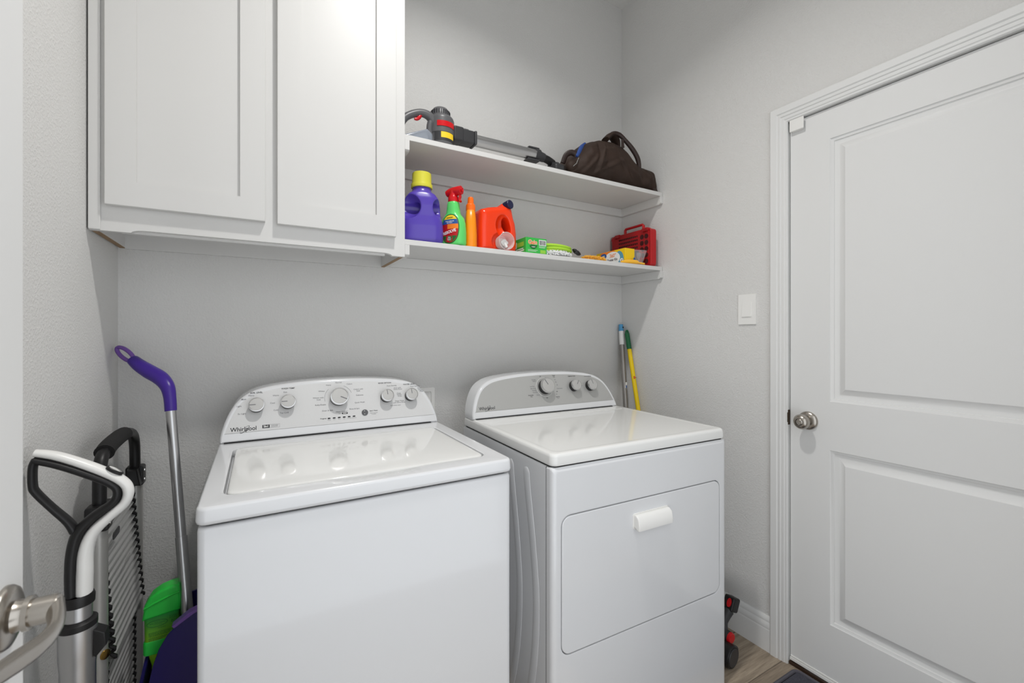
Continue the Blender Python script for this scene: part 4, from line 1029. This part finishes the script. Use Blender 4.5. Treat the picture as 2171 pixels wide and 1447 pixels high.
t = thing('duffel_bag', 'slumped dark brown canvas duffel bag at the right end of the upper shelf', 'bag', (0, 0, 0))
k = 1.615 / 1.64
def bg(x, z): return (x * k, 1.25 + (z - 1.25) * k)
prof = [(1.215, 1.985), (1.235, 2.030), (1.262, 2.072), (1.296, 2.110), (1.325, 2.143), (1.37, 2.168), (1.42, 2.184), (1.47, 2.190), (1.52, 2.186), (1.552, 2.165), (1.602, 2.125), (1.640, 2.092), (1.68, 2.094), (1.72, 2.090), (1.752, 2.062), (1.762, 2.02)]
rings = []
rn = random.Random(5)
for i, (px, pz) in enumerate(prof):
    x, z = bg(px, pz); x = min(x, XR - 0.014)
    h = z - z1; f = min(1, (i + 0.6) / 4.0) * min(1, (len(prof) - i + 1.0) / 3.5)
    w = 0.04 + 0.085 * f
    ring = []
    for j in range(40):
        a = 2 * PI * j / 40; c, s_ = math.cos(a), math.sin(a)
        e = 2.5
        yy = 1.665 + w * math.copysign(abs(c) ** (2 / e), c)
        zz = z1 + h * 0.5 + h * 0.5 * math.copysign(abs(s_) ** (2 / e), s_)
        wob = 0.005 * math.sin(7 * x * 12 + 3 * a) + 0.004 * math.sin(5 * a + x * 61) + rn.uniform(-1, 1) * 0.0012
        if zz > z1 + 0.01: yy += wob; zz += 0.5 * wob
        ring.append((x + 0.004 * math.sin(3 * a + i), yy, max(zz, z1)))
    rings.append(ring)
mb = MB().loft(rings)
mb = bake(mb, (), 0.0045, 3)
def fold(p):
    x, y, z = p
    if z < z1 + 0.012: return (x, y, max(z, z1))
    d = 0.0
    for (x0, z0_, ang, L, A) in ((1.36, 2.06, 1.3, 0.10, 0.009), (1.40, 2.02, 0.5, 0.09, 0.008), (1.375, 2.11, 1.45, 0.06, 0.007), (1.30, 2.01, 0.9, 0.07, 0.007), (1.50, 2.05, 2.2, 0.10, 0.006), (1.56, 2.02, 2.6, 0.12, 0.008), (1.66, 2.03, 2.3, 0.07, 0.006), (1.45, 2.12, 0.3, 0.08, 0.004)):
        u = (x - x0) * math.cos(ang) + (z - z0_) * math.sin(ang); v = -(x - x0) * math.sin(ang) + (z - z0_) * math.cos(ang)
        d += A * math.exp(-(v / 0.008) ** 2) * math.exp(-(u / L) ** 2) - 0.6 * A * math.exp(-((v - 0.016) / 0.009) ** 2) * math.exp(-(u / L) ** 2)
    return (x, y - d if y < 1.66 else y, z)
mb.v = [fold(p) for p in mb.v]
bb = mb.build('bag_body', 'bag', t, angle=180)
def bp(px, pz, y): a = bg(px, pz); return (a[0], y, a[1])
hdl = smooth_path([bp(1.455, 2.185, 1.60), bp(1.480, 2.214, 1.585), bp(1.512, 2.216, 1.575), bp(1.545, 2.190, 1.565), bp(1.585, 2.150, 1.555), bp(1.618, 2.105, 1.552), bp(1.628, 2.055, 1.556), bp(1.620, 2.040, 1.57)], 6)
MB().tube(hdl, lerp_list([0.010, 0.011, 0.0105, 0.010, 0.0115, 0.0115, 0.010, 0.009], 6), 14).build('carry_handle', 'leather', t)
MB().tube(smooth_path([bp(1.44, 2.18, 1.59), bp(1.466, 2.205, 1.59), bp(1.495, 2.213, 1.60), bp(1.525, 2.20, 1.61), bp(1.54, 2.175, 1.62)], 6), 0.016, 14, up=(0, 1, 0), flat=(1.6, 0.7)).build('handle_wrap', 'bag', t)
MB().prism([(-0.008, 0.018), (0.008, 0.018), (0.010, -0.02), (0.0, -0.028), (-0.010, -0.02)], 0, 0.004, 0.001, 1, m=frame(bp(1.513, 2.165, 1.552), (1, 0, 0), (0, 0.1, 1), (0, -1, 0.1))).build('leather_tab', 'leather', t)
ps = smooth_path([bp(1.265, 2.062, 1.585), bp(1.285, 2.092, 1.59), bp(1.305, 2.118, 1.60), bp(1.335, 2.147, 1.61)], 5)
MB().tube(ps, lerp_list([0.008, 0.012, 0.012, 0.006], 5), 12, flat=(1, 0.7)).build('lining', 'denim', t)
ps = smooth_path([bp(1.212, 2.035, 1.62), bp(1.222, 2.07, 1.61), bp(1.245, 2.083, 1.60), bp(1.268, 2.074, 1.595), bp(1.272, 2.045, 1.59)], 5)
MB().tube(ps, 0.0105, 12, flat=(1.2, 0.7)).build('carry_handle', 'leather', t)
mb = MB(); ellipsoid(mb, (0, 0, 0), (0.030, 0.028, 0.030), T(*bp(1.246, 2.018, 1.600))); mb.v = [(x, y, max(z, z1)) for x, y, z in mb.v]
mb.build('end_pocket', 'bag', t)
MB().prism([(-0.018, 0.0), (0.022, 0.0), (0.006, 0.026), (-0.018, 0.022)], -0.01, 0.01, 0.003, 2, m=frame((XR - 0.028, 1.565, z1), (1, 0, 0), (0, 0, 1), (0, -1, 0))).build('strap_end', 'leather', t)
MB().tube([bp(1.262, 2.05, 1.568), bp(1.245, 2.02, 1.562), bp(1.225, 2.003, 1.56)], 0.0022, 8).build('zip', 'chrome', t)

# ------------------------------------------------------------------ poles in the right corner
def pole(name, label, p0, p1, r, parts):
    t = thing(name, label, 'pole', p0)
    d = Vector(p1) - Vector(p0)
    for nm, a, b, r0, r1, m in parts:
        MB().tube([d * a, d * (a * 0.5 + b * 0.5), d * b], [r0, (r0 + r1) / 2, r1], 20).build(nm, m, t)
    return t, d
p0, p1 = (1.630, 1.600, 0.012), (1.7205, 1.803, 1.300)
t, d = pole('mop_pole', 'grey metal mop pole with sky blue tip leaning in the right corner', p0, p1, 0.011, [('shaft', 0, 0.915, 0.0145, 0.0125, 'pole_g'), ('white_sleeve', 0.915, 0.972, 0.0132, 0.0132, 'pwhite'), ('blue_tip', 0.972, 1.0, 0.0135, 0.0115, 'pole_b')])
q = d * 0.988
MB().lathe([(0.0045, 0), (0.0045, 0.001)], 16, frame((q.x + 0.003, q.y - 0.0125, q.z), (1, 0, 0), (0, 0, 1), (0, -1, 0))).build('hang_hole', 'pblack', t)
q = d * 0.745
MB().box(-0.006, 0.006, -0.0012, 0.0, -0.020, 0.020, 0.0004, 1, m=T(q.x, q.y - 0.0128, q.z)).build('sticker', 'pwhite', t)
MB().box(-0.003, 0.004, -0.0016, -0.001, -0.014, 0.004, m=T(q.x, q.y - 0.0128, q.z)).build('sticker_print', 'pblue', t)
p0, p1 = (1.700, 1.480, 0.012), (1.732, 1.772, 1.270)
t, d = pole('broom_pole', 'yellow broom pole with dark green tip leaning in the right corner', p0, p1, 0.011, [('shaft', 0, 0.918, 0.0115, 0.0115, 'pole_y'), ('green_tip', 0.918, 0.985, 0.0125, 0.0125, 'pole_e')])
ps = [d * 0.985 + Vector((0.008 * math.cos(a), 0, 0.016 * math.sin(a))) for a in [PI * i / 12 for i in range(13)]]
MB().tube(ps, 0.0045, 10).build('hang_loop', 'pole_e', t)
q = d * 0.80
MB().prism([(-0.006, -0.008), (0.009, 0.0), (-0.006, 0.009)], 0, 0.0005, m=frame((q.x - 0.003, q.y - 0.0125, q.z), (0.9, -0.4, 0), (0, 0.2, 1))).build('sticker', 'pred', t)
MB().prism([(-0.003, -0.0045), (0.005, 0.0), (-0.003, 0.005)], 0, 0.0005, m=frame((q.x - 0.003, q.y - 0.0131, q.z), (0.9, -0.4, 0), (0, 0.2, 1))).build('sticker_print', 'porange', t)

# ------------------------------------------------------------------ vacuum brush head on the floor right of the dryer
t = thing('vacuum_brush_head', 'black and red vacuum floor brush on the floor right of the dryer', 'vacuum attachment', (1.533, 1.087, 0), math.radians(-80))
VN = R(math.radians(80), 'Z') @ T(1.563 - 1.533, 1.066 - 1.087, 0)
mb = MB().tube([(-0.075, 0.0, 0.042), (-0.07, 0, 0.042), (0.064, -0.012, 0.042), (0.070, -0.0125, 0.042)], [0.036, 0.041, 0.041, 0.037], 32)
mb.build('roller_housing', 'black', t)
MB().tube([(0.069, -0.0125, 0.042), (0.073, -0.0128, 0.042)], [0.033, 0.031], 28).build('end_cap', 'vac_d', t)
MB().box(-0.07, 0.055, 0.01, 0.075, 0.006, 0.040, 0.012, 3).build('rear_cover', 'vac_d', t)
MB().tube([(0.000, 0.034, 0.086), (0.038, 0.028, 0.085)], [0.021, 0.021], 24).build('swivel', 'vac_d', t)
MB().tube([(0.036, 0.0282, 0.085), (0.046, 0.0265, 0.0845), (0.049, 0.026, 0.0845)], [0.0205, 0.0195, 0.016], 24).build('swivel_cap', 'red', t)
mb = MB().tube(smooth_path([(0.002, 0.010, 0.092), (0.028, 0.028, 0.115), (0.066, 0.034, 0.142)], 4), lerp_list([0.0155, 0.0135, 0.0185], 4), 18, m=VN)
mb.build('neck', 'vac_d', t)
mb = MB().box(-0.022, 0.022, -0.022, 0.022, 0, 0.055, 0.007, 3, m=VN @ T(0.074, 0.036, 0.140) @ R(0.42, 'Y'))
cn = mb.build('tube_connector', 'black', t)
mb = MB(); mb.prism([(0.009 * math.cos(2 * PI * j / 24), 0.017 * math.sin(2 * PI * j / 24)) for j in range(24)], 0, 0.004, 0.0015, 2, m=VN @ T(0.074, 0.036, 0.140) @ R(0.42, 'Y') @ frame((-0.021, -0.004, 0.030), (0, -1, 0), (0, 0, 1), (-1, 0, 0)), both=False)
mb.build('release_button', 'red', cn)

# ------------------------------------------------------------------ door mat
t = thing('door_mat', 'charcoal floor mat at the foot of the right door', 'mat', (1.36, 0.585, 0))
MB().box(-0.355, 0.355, -0.30, 0.30, 0.0005, 0.010, 0.003, 2).build('pile', 'matpile', t)
mb = MB(); pts = [(p[0], p[1], 0.007) for p in rrect(-0.362, 0.362, -0.309, 0.309, 0.02, 4)]
mb.tube(pts, 0.0065, 8, closed=True); mb.build('binding', 'matedge', t)

# ------------------------------------------------------------------ things in the gap left of the washer
# floor mop with a loop handle
t = thing('floor_mop', 'white and black loop-handled floor mop with telescopic metal tube by the left wall', 'mop', (-0.305, 1.17, 0))
def q(x, z, y=0.0): return (x + 0.305, y, z)
mb = MB()
outer = smooth_path([q(-0.368, 1.025), q(-0.335, 1.014), q(-0.285, 0.985), q(-0.245, 0.955), q(-0.232, 0.932), q(-0.238, 0.906), q(-0.262, 0.883), q(-0.285, 0.858), q(-0.296, 0.825), q(-0.298, 0.78), q(-0.299, 0.735)], 6)
mb.tube(outer, lerp_list([0.008, 0.0098, 0.0105, 0.0108, 0.0108, 0.0105, 0.0108, 0.0125, 0.0145, 0.0152, 0.0150], 6), 16, up=(0, 1, 0), flat=(1.25, 0.85))
mb.build('white_shell', 'white_p', t, angle=60)
mb = MB()
inner = smooth_path([q(-0.369, 1.012), q(-0.335, 0.998), q(-0.290, 0.972), q(-0.256, 0.948), q(-0.248, 0.930), q(-0.256, 0.910), q(-0.285, 0.888), q(-0.306, 0.862), q(-0.314, 0.825), q(-0.316, 0.78), q(-0.315, 0.735)], 6)
mb.tube(inner, lerp_list([0.008, 0.009, 0.0095, 0.0095, 0.009, 0.009, 0.010, 0.012, 0.0125, 0.0125, 0.0125], 6), 14, up=(0, 1, 0), flat=(1.5, 0.9))
side = smooth_path([q(-0.366, 1.012), q(-0.3705, 0.998), q(-0.3705, 0.965), q(-0.366, 0.950), q(-0.345, 0.918), q(-0.322, 0.886), q(-0.312, 0.865)], 5)
mb.tube(side, lerp_list([0.0075, 0.0072, 0.0072, 0.0072, 0.0072, 0.008, 0.009], 5), 12, up=(0, 1, 0), flat=(1.5, 0.9))
mb.build('black_grip', 'black', t, angle=60)
bm_ = frame(q(-0.2541, 0.9732, -0.004), (0.80, 0, -0.60), (0, -1, 0))
MB().prism([(0.0155 * math.cos(2 * PI * j / 28), 0.009 * math.sin(2 * PI * j / 28)) for j in range(28)], -0.006, 0.0005, 0.001, 1, m=bm_).build('button_ring', 'black', t)
MB().prism([(0.0135 * math.cos(2 * PI * j / 28), 0.0075 * math.sin(2 * PI * j / 28)) for j in range(28)], -0.006, 0.0013, 0.001, 1, m=bm_).build('button', 'white_p', t)
MB().lathe([(0.0215, 0.64), (0.0215, 0.742)], 32, T(-0.003, 0, 0)).build('inner_tube', 'alu', t)
MB().lathe([(0.0222, 0.7215), (0.0240, 0.7225), (0.0245, 0.736), (0.0225, 0.742)], 36, T(-0.002, 0, 0)).build('grip_collar', 'black', t)
MB().lathe([(0.0285, 0.676), (0.0293, 0.680), (0.0293, 0.690), (0.0225, 0.695)], 36, T(-0.003, 0, 0)).build('collar', 'black', t)
MB().lathe([(0.0265, 0.004), (0.0265, 0.600), (0.0285, 0.622), (0.0290, 0.680)], 36, T(-0.003, 0, 0)).build('outer_tube', 'alu', t)
MB().prism([(0, 0.672), (0.018, 0.660), (0.020, 0.635), (0.004, 0.615), (0.0, 0.62)], -0.014, 0.014, 0.003, 2, m=frame((0.022, 0, 0), (1, 0, 0), (0, 0, 1), (0, -1, 0))).build('clamp_lever', 'black', t)

# folding hand cart leaning on the left wall
t = thing('folding_cart', 'folded aluminium hand cart with ribbed plate and black handle by the left wall', 'hand cart', (-0.333, 1.585, 0))
ya, yb = -0.182, 0.182
for y in (ya, yb):
    MB().tube([(0, y, 0.004), (0, y, 0.80)], 0.0175, 24).build('rail', 'alu_dull', t)
    br = MB().box(-0.022, 0.022, y - 0.021, y + 0.021, 0.782, 0.842, 0.006, 2)
    br.prism([(-0.02, 0.795), (0.02, 0.79), (0.012, 0.84), (-0.012, 0.842)], min(y, y * 0.72), max(y, y * 0.72), 0.003, 1, m=frame((0, 0, 0), (1, 0, 0), (0, 0, 1), (0, 1, 0)) if False else frame((0, 0, 0), (1, 0, 0), (0, 0, 1), (0, -1, 0)) @ Matrix.Scale(-1, 4, (0, 0, 1)))
    b = br.build('bracket', 'black', t)
    for zz in (0.798, 0.826):
        MB().lathe([(0.0048, 0), (0.0044, 0.0018), (0.002, 0.0022)], 16, frame((0.0215, y - 0.004, zz), (0, 1, 0), (0, 0, 1), (1, 0, 0))).build('screw', 'chrome', b)
hp = smooth_path([(0, ya + 0.01, 0.80), (0, ya + 0.008, 0.90), (0, ya + 0.022, 0.945), (0, ya + 0.075, 0.962), (0, 0.0, 0.968), (0, 0.09, 0.962), (0, yb - 0.035, 0.942), (0, yb - 0.012, 0.90), (0, yb - 0.008, 0.80)], 7)
MB().tube(hp, 0.0135, 18).build('handle_tube', 'black', t)
gp = smooth_path([(0, ya + 0.045, 0.956), (0, ya + 0.085, 0.964), (0, 0.0, 0.968), (0, 0.05, 0.966)], 6)
MB().tube(gp, [0.0205] + [0.0195] * 17 + [0.018], 18).build('grip_sleeve', 'foam', t)
def ribbed(xa, za, xb, zb_, n, y0, y1, nm):
    d = Vector((xb - xa, 0, zb_ - za)); L = d.length; d.normalize(); nr = Vector((d.z, 0, -d.x))
    if nr.x < 0: nr = -nr
    prof = []
    for i in range(n):
        s0 = L * i / n; w = L / n
        for f, h in ((0.0, 0.0), (0.50, 0.0015), (0.62, 0.007), (0.80, 0.008), (0.92, 0.001)):
            p = Vector((xa, 0, za)) + d * (s0 + f * w) + nr * h; prof.append(p)
    rings = [[(p.x, y, p.z) for p in prof] for y in (y0, y1)]
    mb = MB()
    m_ = len(prof)
    mb.add(rings[0] + rings[1], [(i, i + 1, m_ + i + 1, m_ + i) for i in range(m_ - 1)])
    back = [(p[0] - 0.004, p[1], p[2]) for p in rings[0] + rings[1]]
    mb.add(back, [(i + 1, i, m_ + i, m_ + i + 1) for i in range(m_ - 1)])
    pl = mb.build('ribbed_plate', 'alu_plate', t, angle=25)
    for y in (y0, y1):
        e = MB()
        pr = []
        for i in range(n):
            s0 = L * i / n; w = L / n
            for f, h in ((0.05, 0.004), (0.35, 0.007), (0.62, 0.013), (0.85, 0.012)):
                p = Vector((xa, 0, za)) + d * (s0 + f * w) + nr * (h - 0.004); pr.append((p.x, y, p.z))
        e.tube(pr, 0.0042, 6, up=(0, 1, 0), flat=(1.2, 1))
        e.build('edge_strip', 'black', pl)
    return pl
pl = ribbed(-0.012, 0.815, 0.016, 0.445, 18, -0.150, 0.155, 'upper')
pl2 = ribbed(-0.004, 0.440, -0.004, 0.06, 18, -0.130, 0.150, 'lower')
nt_ = frame((0.0155, -0.085, 0.737), (0, 1, 0), (0, 0, 1), (1, 0, 0))
lb = MB().prism(rrect(-0.030, 0.030, -0.0095, 0.0095, 0.009, 5), 0, 0.002, 0.0006, 1, m=nt_ @ T(-0.005, 0, -0.004)); lp_ = lb.build('name_plate', 'vac_d', pl)
tx = MB(); put_text(tx, 'cosco', 0.014, nt_ @ T(-0.005, 0, -0.0015), 0.0002); tx.build('lettering', 'ink2', lp_, flat=True)
tx = MB(); put_text(tx, 'cosco', 0.024, frame((0.0205, -0.02, 0.640), (0, 1, 0), (0, 0, 1), (1, 0, 0)), 0.0003); tx.build('embossed_lettering', 'alu_dull', pl, flat=True)
MB().lathe([(0.011, 0), (0.0105, 0.003), (0.006, 0.0045), (0.001, 0.005)], 24, frame((0.012, ya - 0.0125, 0.487), (0.72, -0.7, 0), (0, 0, 1)) @ R(PI / 2, 'Y') if False else frame((0.0135, ya - 0.010, 0.487), (0.60, 0.80, 0), (0, 0, 1))).build('bolt', 'brass', t)

# long handled scoop with bent purple grip
t = thing('long_scoop', 'purple long-handled scoop with metal tube leaning in the left corner', 'scoop', (-0.17, 1.49, 0))
O = Vector((-0.17, 1.49, 0))
def w(*p): return tuple(Vector(p) - O)
shaft = [(-0.226, 1.62, 1.03), (-0.172, 1.50, 0.478)]
MB().tube([w(-0.2285, 1.6255, 1.055), w(-0.1912, 1.5427, 0.675)], 0.0125, 22).build('upper_tube', 'alu', t)
MB().tube([w(-0.1916, 1.5436, 0.679), w(-0.170, 1.495, 0.456)], 0.0143, 22).build('lower_tube', 'alu', t)
gp = smooth_path([w(-0.2255, 1.619, 1.024), w(-0.2285, 1.6255, 1.062), w(-0.236, 1.636, 1.094), w(-0.256, 1.660, 1.118), w(-0.285, 1.685, 1.136), w(-0.312, 1.708, 1.154), w(-0.332, 1.727, 1.171)], 7)
MB().tube(gp, lerp_list([0.0148, 0.0155, 0.018, 0.021, 0.021, 0.019, 0.0155], 7), 20, flat=(1, 0.9)).build('grip', 'purple_d', t)
a, b = Vector(w(-0.330, 1.725, 1.169)), Vector(w(-0.376, 1.764, 1.206))
ex = (b - a).normalized(); cpt = (a + b) / 2; L = (b - a).length / 2
ey = Vector((0.6, -0.35, 0.75)); ey = (ey - ex * ey.dot(ex)).normalized()
ps = [cpt + ex * (L * 1.0 * math.cos(2 * PI * j / 28)) + ey * (0.0125 * math.sin(2 * PI * j / 28)) for j in range(28)]
MB().tube(ps, 0.0058, 10, closed=True).build('hang_loop', 'purple_l', t)
# scoop pan: open topped bin with a sloping front
zfl = 0.300
fr_ = [(-0.262, 0.004), (-0.118, 0.004), (-0.118, 0.530), (-0.140, 0.524), (-0.160, 0.517), (-0.182, 0.502), (-0.205, 0.478), (-0.222, 0.448), (-0.234, 0.410), (-0.242, 0.370), (-0.250, 0.33)]
mb = MB()
Mp = frame((0, 0, 0), (1, 0, 0), (0, 0, 1), (0, -1, 0))
mb.prism(fr_, -1.424, -1.416, 0.002, 2, m=T(*(-O)) @ Mp)
mb.prism([(-0.262, 0.004), (-0.118, 0.004), (-0.118, 0.515), (-0.200, 0.498), (-0.262, 0.40)], -1.576, -1.568, 0.002, 2, m=T(*(-O)) @ Mp)
mb.prism([(1.416, 0.004), (1.576, 0.004), (1.576, 0.398), (1.50, 0.378), (1.416, 0.352)], -0.004, 0.004, 0.0015, 1, m=T(*(-O)) @ frame((-0.262, 0, 0), (0, 1, 0), (0, 0, 1), (1, 0, 0)))
mb.box(*[v for pr in zip(w(-0.258, 1.42, zfl - 0.006), w(-0.118, 1.57, zfl)) for v in pr])
pan = mb.build('scoop_pan', 'indigo', t, angle=40)
MB().tube([w(-0.170, 1.495, 0.456), w(-0.164, 1.482, 0.40), w(-0.156, 1.462, 0.306)], [0.019, 0.02, 0.02], 20).build('tube_socket', 'purple_l', t)
MB().box(*[v for pr in zip(w(-0.14, 1.419, 0.535), w(-0.12, 1.5, 0.540)) for v in pr]) 
MB().prism([(-0.150, 0.519), (-0.118, 0.530), (-0.118, 0.536), (-0.160, 0.524), (-0.195, 0.500), (-0.190, 0.494)], -1.436, -1.412, 0.001, 1, m=T(*(-O)) @ Mp).build('lilac_rim', 'purple_l', t)

# bright green bottle standing inside the scoop
t = thing('green_bottle', 'bright green bottle with printed label standing inside the purple scoop', 'bottle', (-0.226, 1.521, zfl + 0.0006))
bz = -(zfl + 0.0006)
def gr(w0, w1, d, z): return [(p[0], p[1], z + bz) for p in rrect(w0, w1, -d, d, 0.009, 5)]
mb = MB().loft([gr(-0.022, 0.016, 0.014, 0.3006), gr(-0.025, 0.019, 0.016, 0.304), gr(-0.026, 0.020, 0.017, 0.36), gr(-0.036, 0.030, 0.019, 0.405), gr(-0.040, 0.0345, 0.020, 0.43), gr(-0.041, 0.035, 0.020, 0.50)])
mb.build('bottle_body', 'lab_grad', t, angle=50)
mb = MB().prism([(-0.0445, 0.487), (0.0375, 0.496), (0.0395, 0.520), (0.036, 0.566), (0.018, 0.566), (-0.006, 0.560), (-0.026, 0.548), (-0.039, 0.528)], -0.0235, 0.0235, 0.007, 4, m=T(0, 0, bz) @ Mp)
mb.prism([(-0.040, 0.523), (-0.02, 0.532), (0.02, 0.546), (0.0365, 0.550), (0.0365, 0.544), (0.02, 0.540), (-0.02, 0.526), (-0.041, 0.517)], -0.0255, 0.0255, 0.0015, 1, m=T(0, 0, bz) @ Mp)
mb.build('cap', 'green_b', t, angle=45)
mb = MB().loft([gr(-0.0415, 0.031, 0.0205, 0.392), gr(-0.043, 0.0325, 0.0215, 0.395), gr(-0.043, 0.034, 0.0215, 0.424), gr(-0.0415, 0.0345, 0.0205, 0.428)])
mb.build('lower_band', 'green_b', t, angle=45)
pm = frame((0, -0.0203, bz), (1, 0, 0), (0, 0, 1), (0, -1, 0))
pr = MB()
ps = [pm @ Vector((-0.012 + 0.022 * math.cos(2 * PI * j / 32), 0.474 + 0.0085 * math.sin(2 * PI * j / 32), 0.0006)) for j in range(32)]
pr.tube(ps, 0.0006, 5, closed=True)
rn = random.Random(2)
def dashes(x0, x1, z, h):
    x = x0
    while x < x1:
        w_ = rn.uniform(0.0010, 0.0032); pr.box(x, min(x1, x + w_), z, z + h, 0, 0.0003, m=pm); x += w_ + 0.0009
dashes(-0.028, 0.005, 0.4735, 0.0014); dashes(-0.020, -0.002, 0.4700, 0.0009); dashes(-0.018, -0.006, 0.4775, 0.0009)
for i in range(4): dashes(0.014, 0.030, 0.486 - i * 0.0026, 0.0010)
for i in range(3): dashes(0.018, 0.030, 0.4735 - i * 0.0028, 0.0014)
dashes(-0.010, 0.006, 0.4600, 0.0010)
for i in range(4): dashes(-0.030, 0.028 - 0.006 * i, 0.4500 - i * 0.0030, 0.0011)
for i in range(3): dashes(-0.030, 0.012 - 0.006 * i, 0.4355 - i * 0.0030, 0.0011)
pr.build('label_print', 'leaf', t, flat=True)
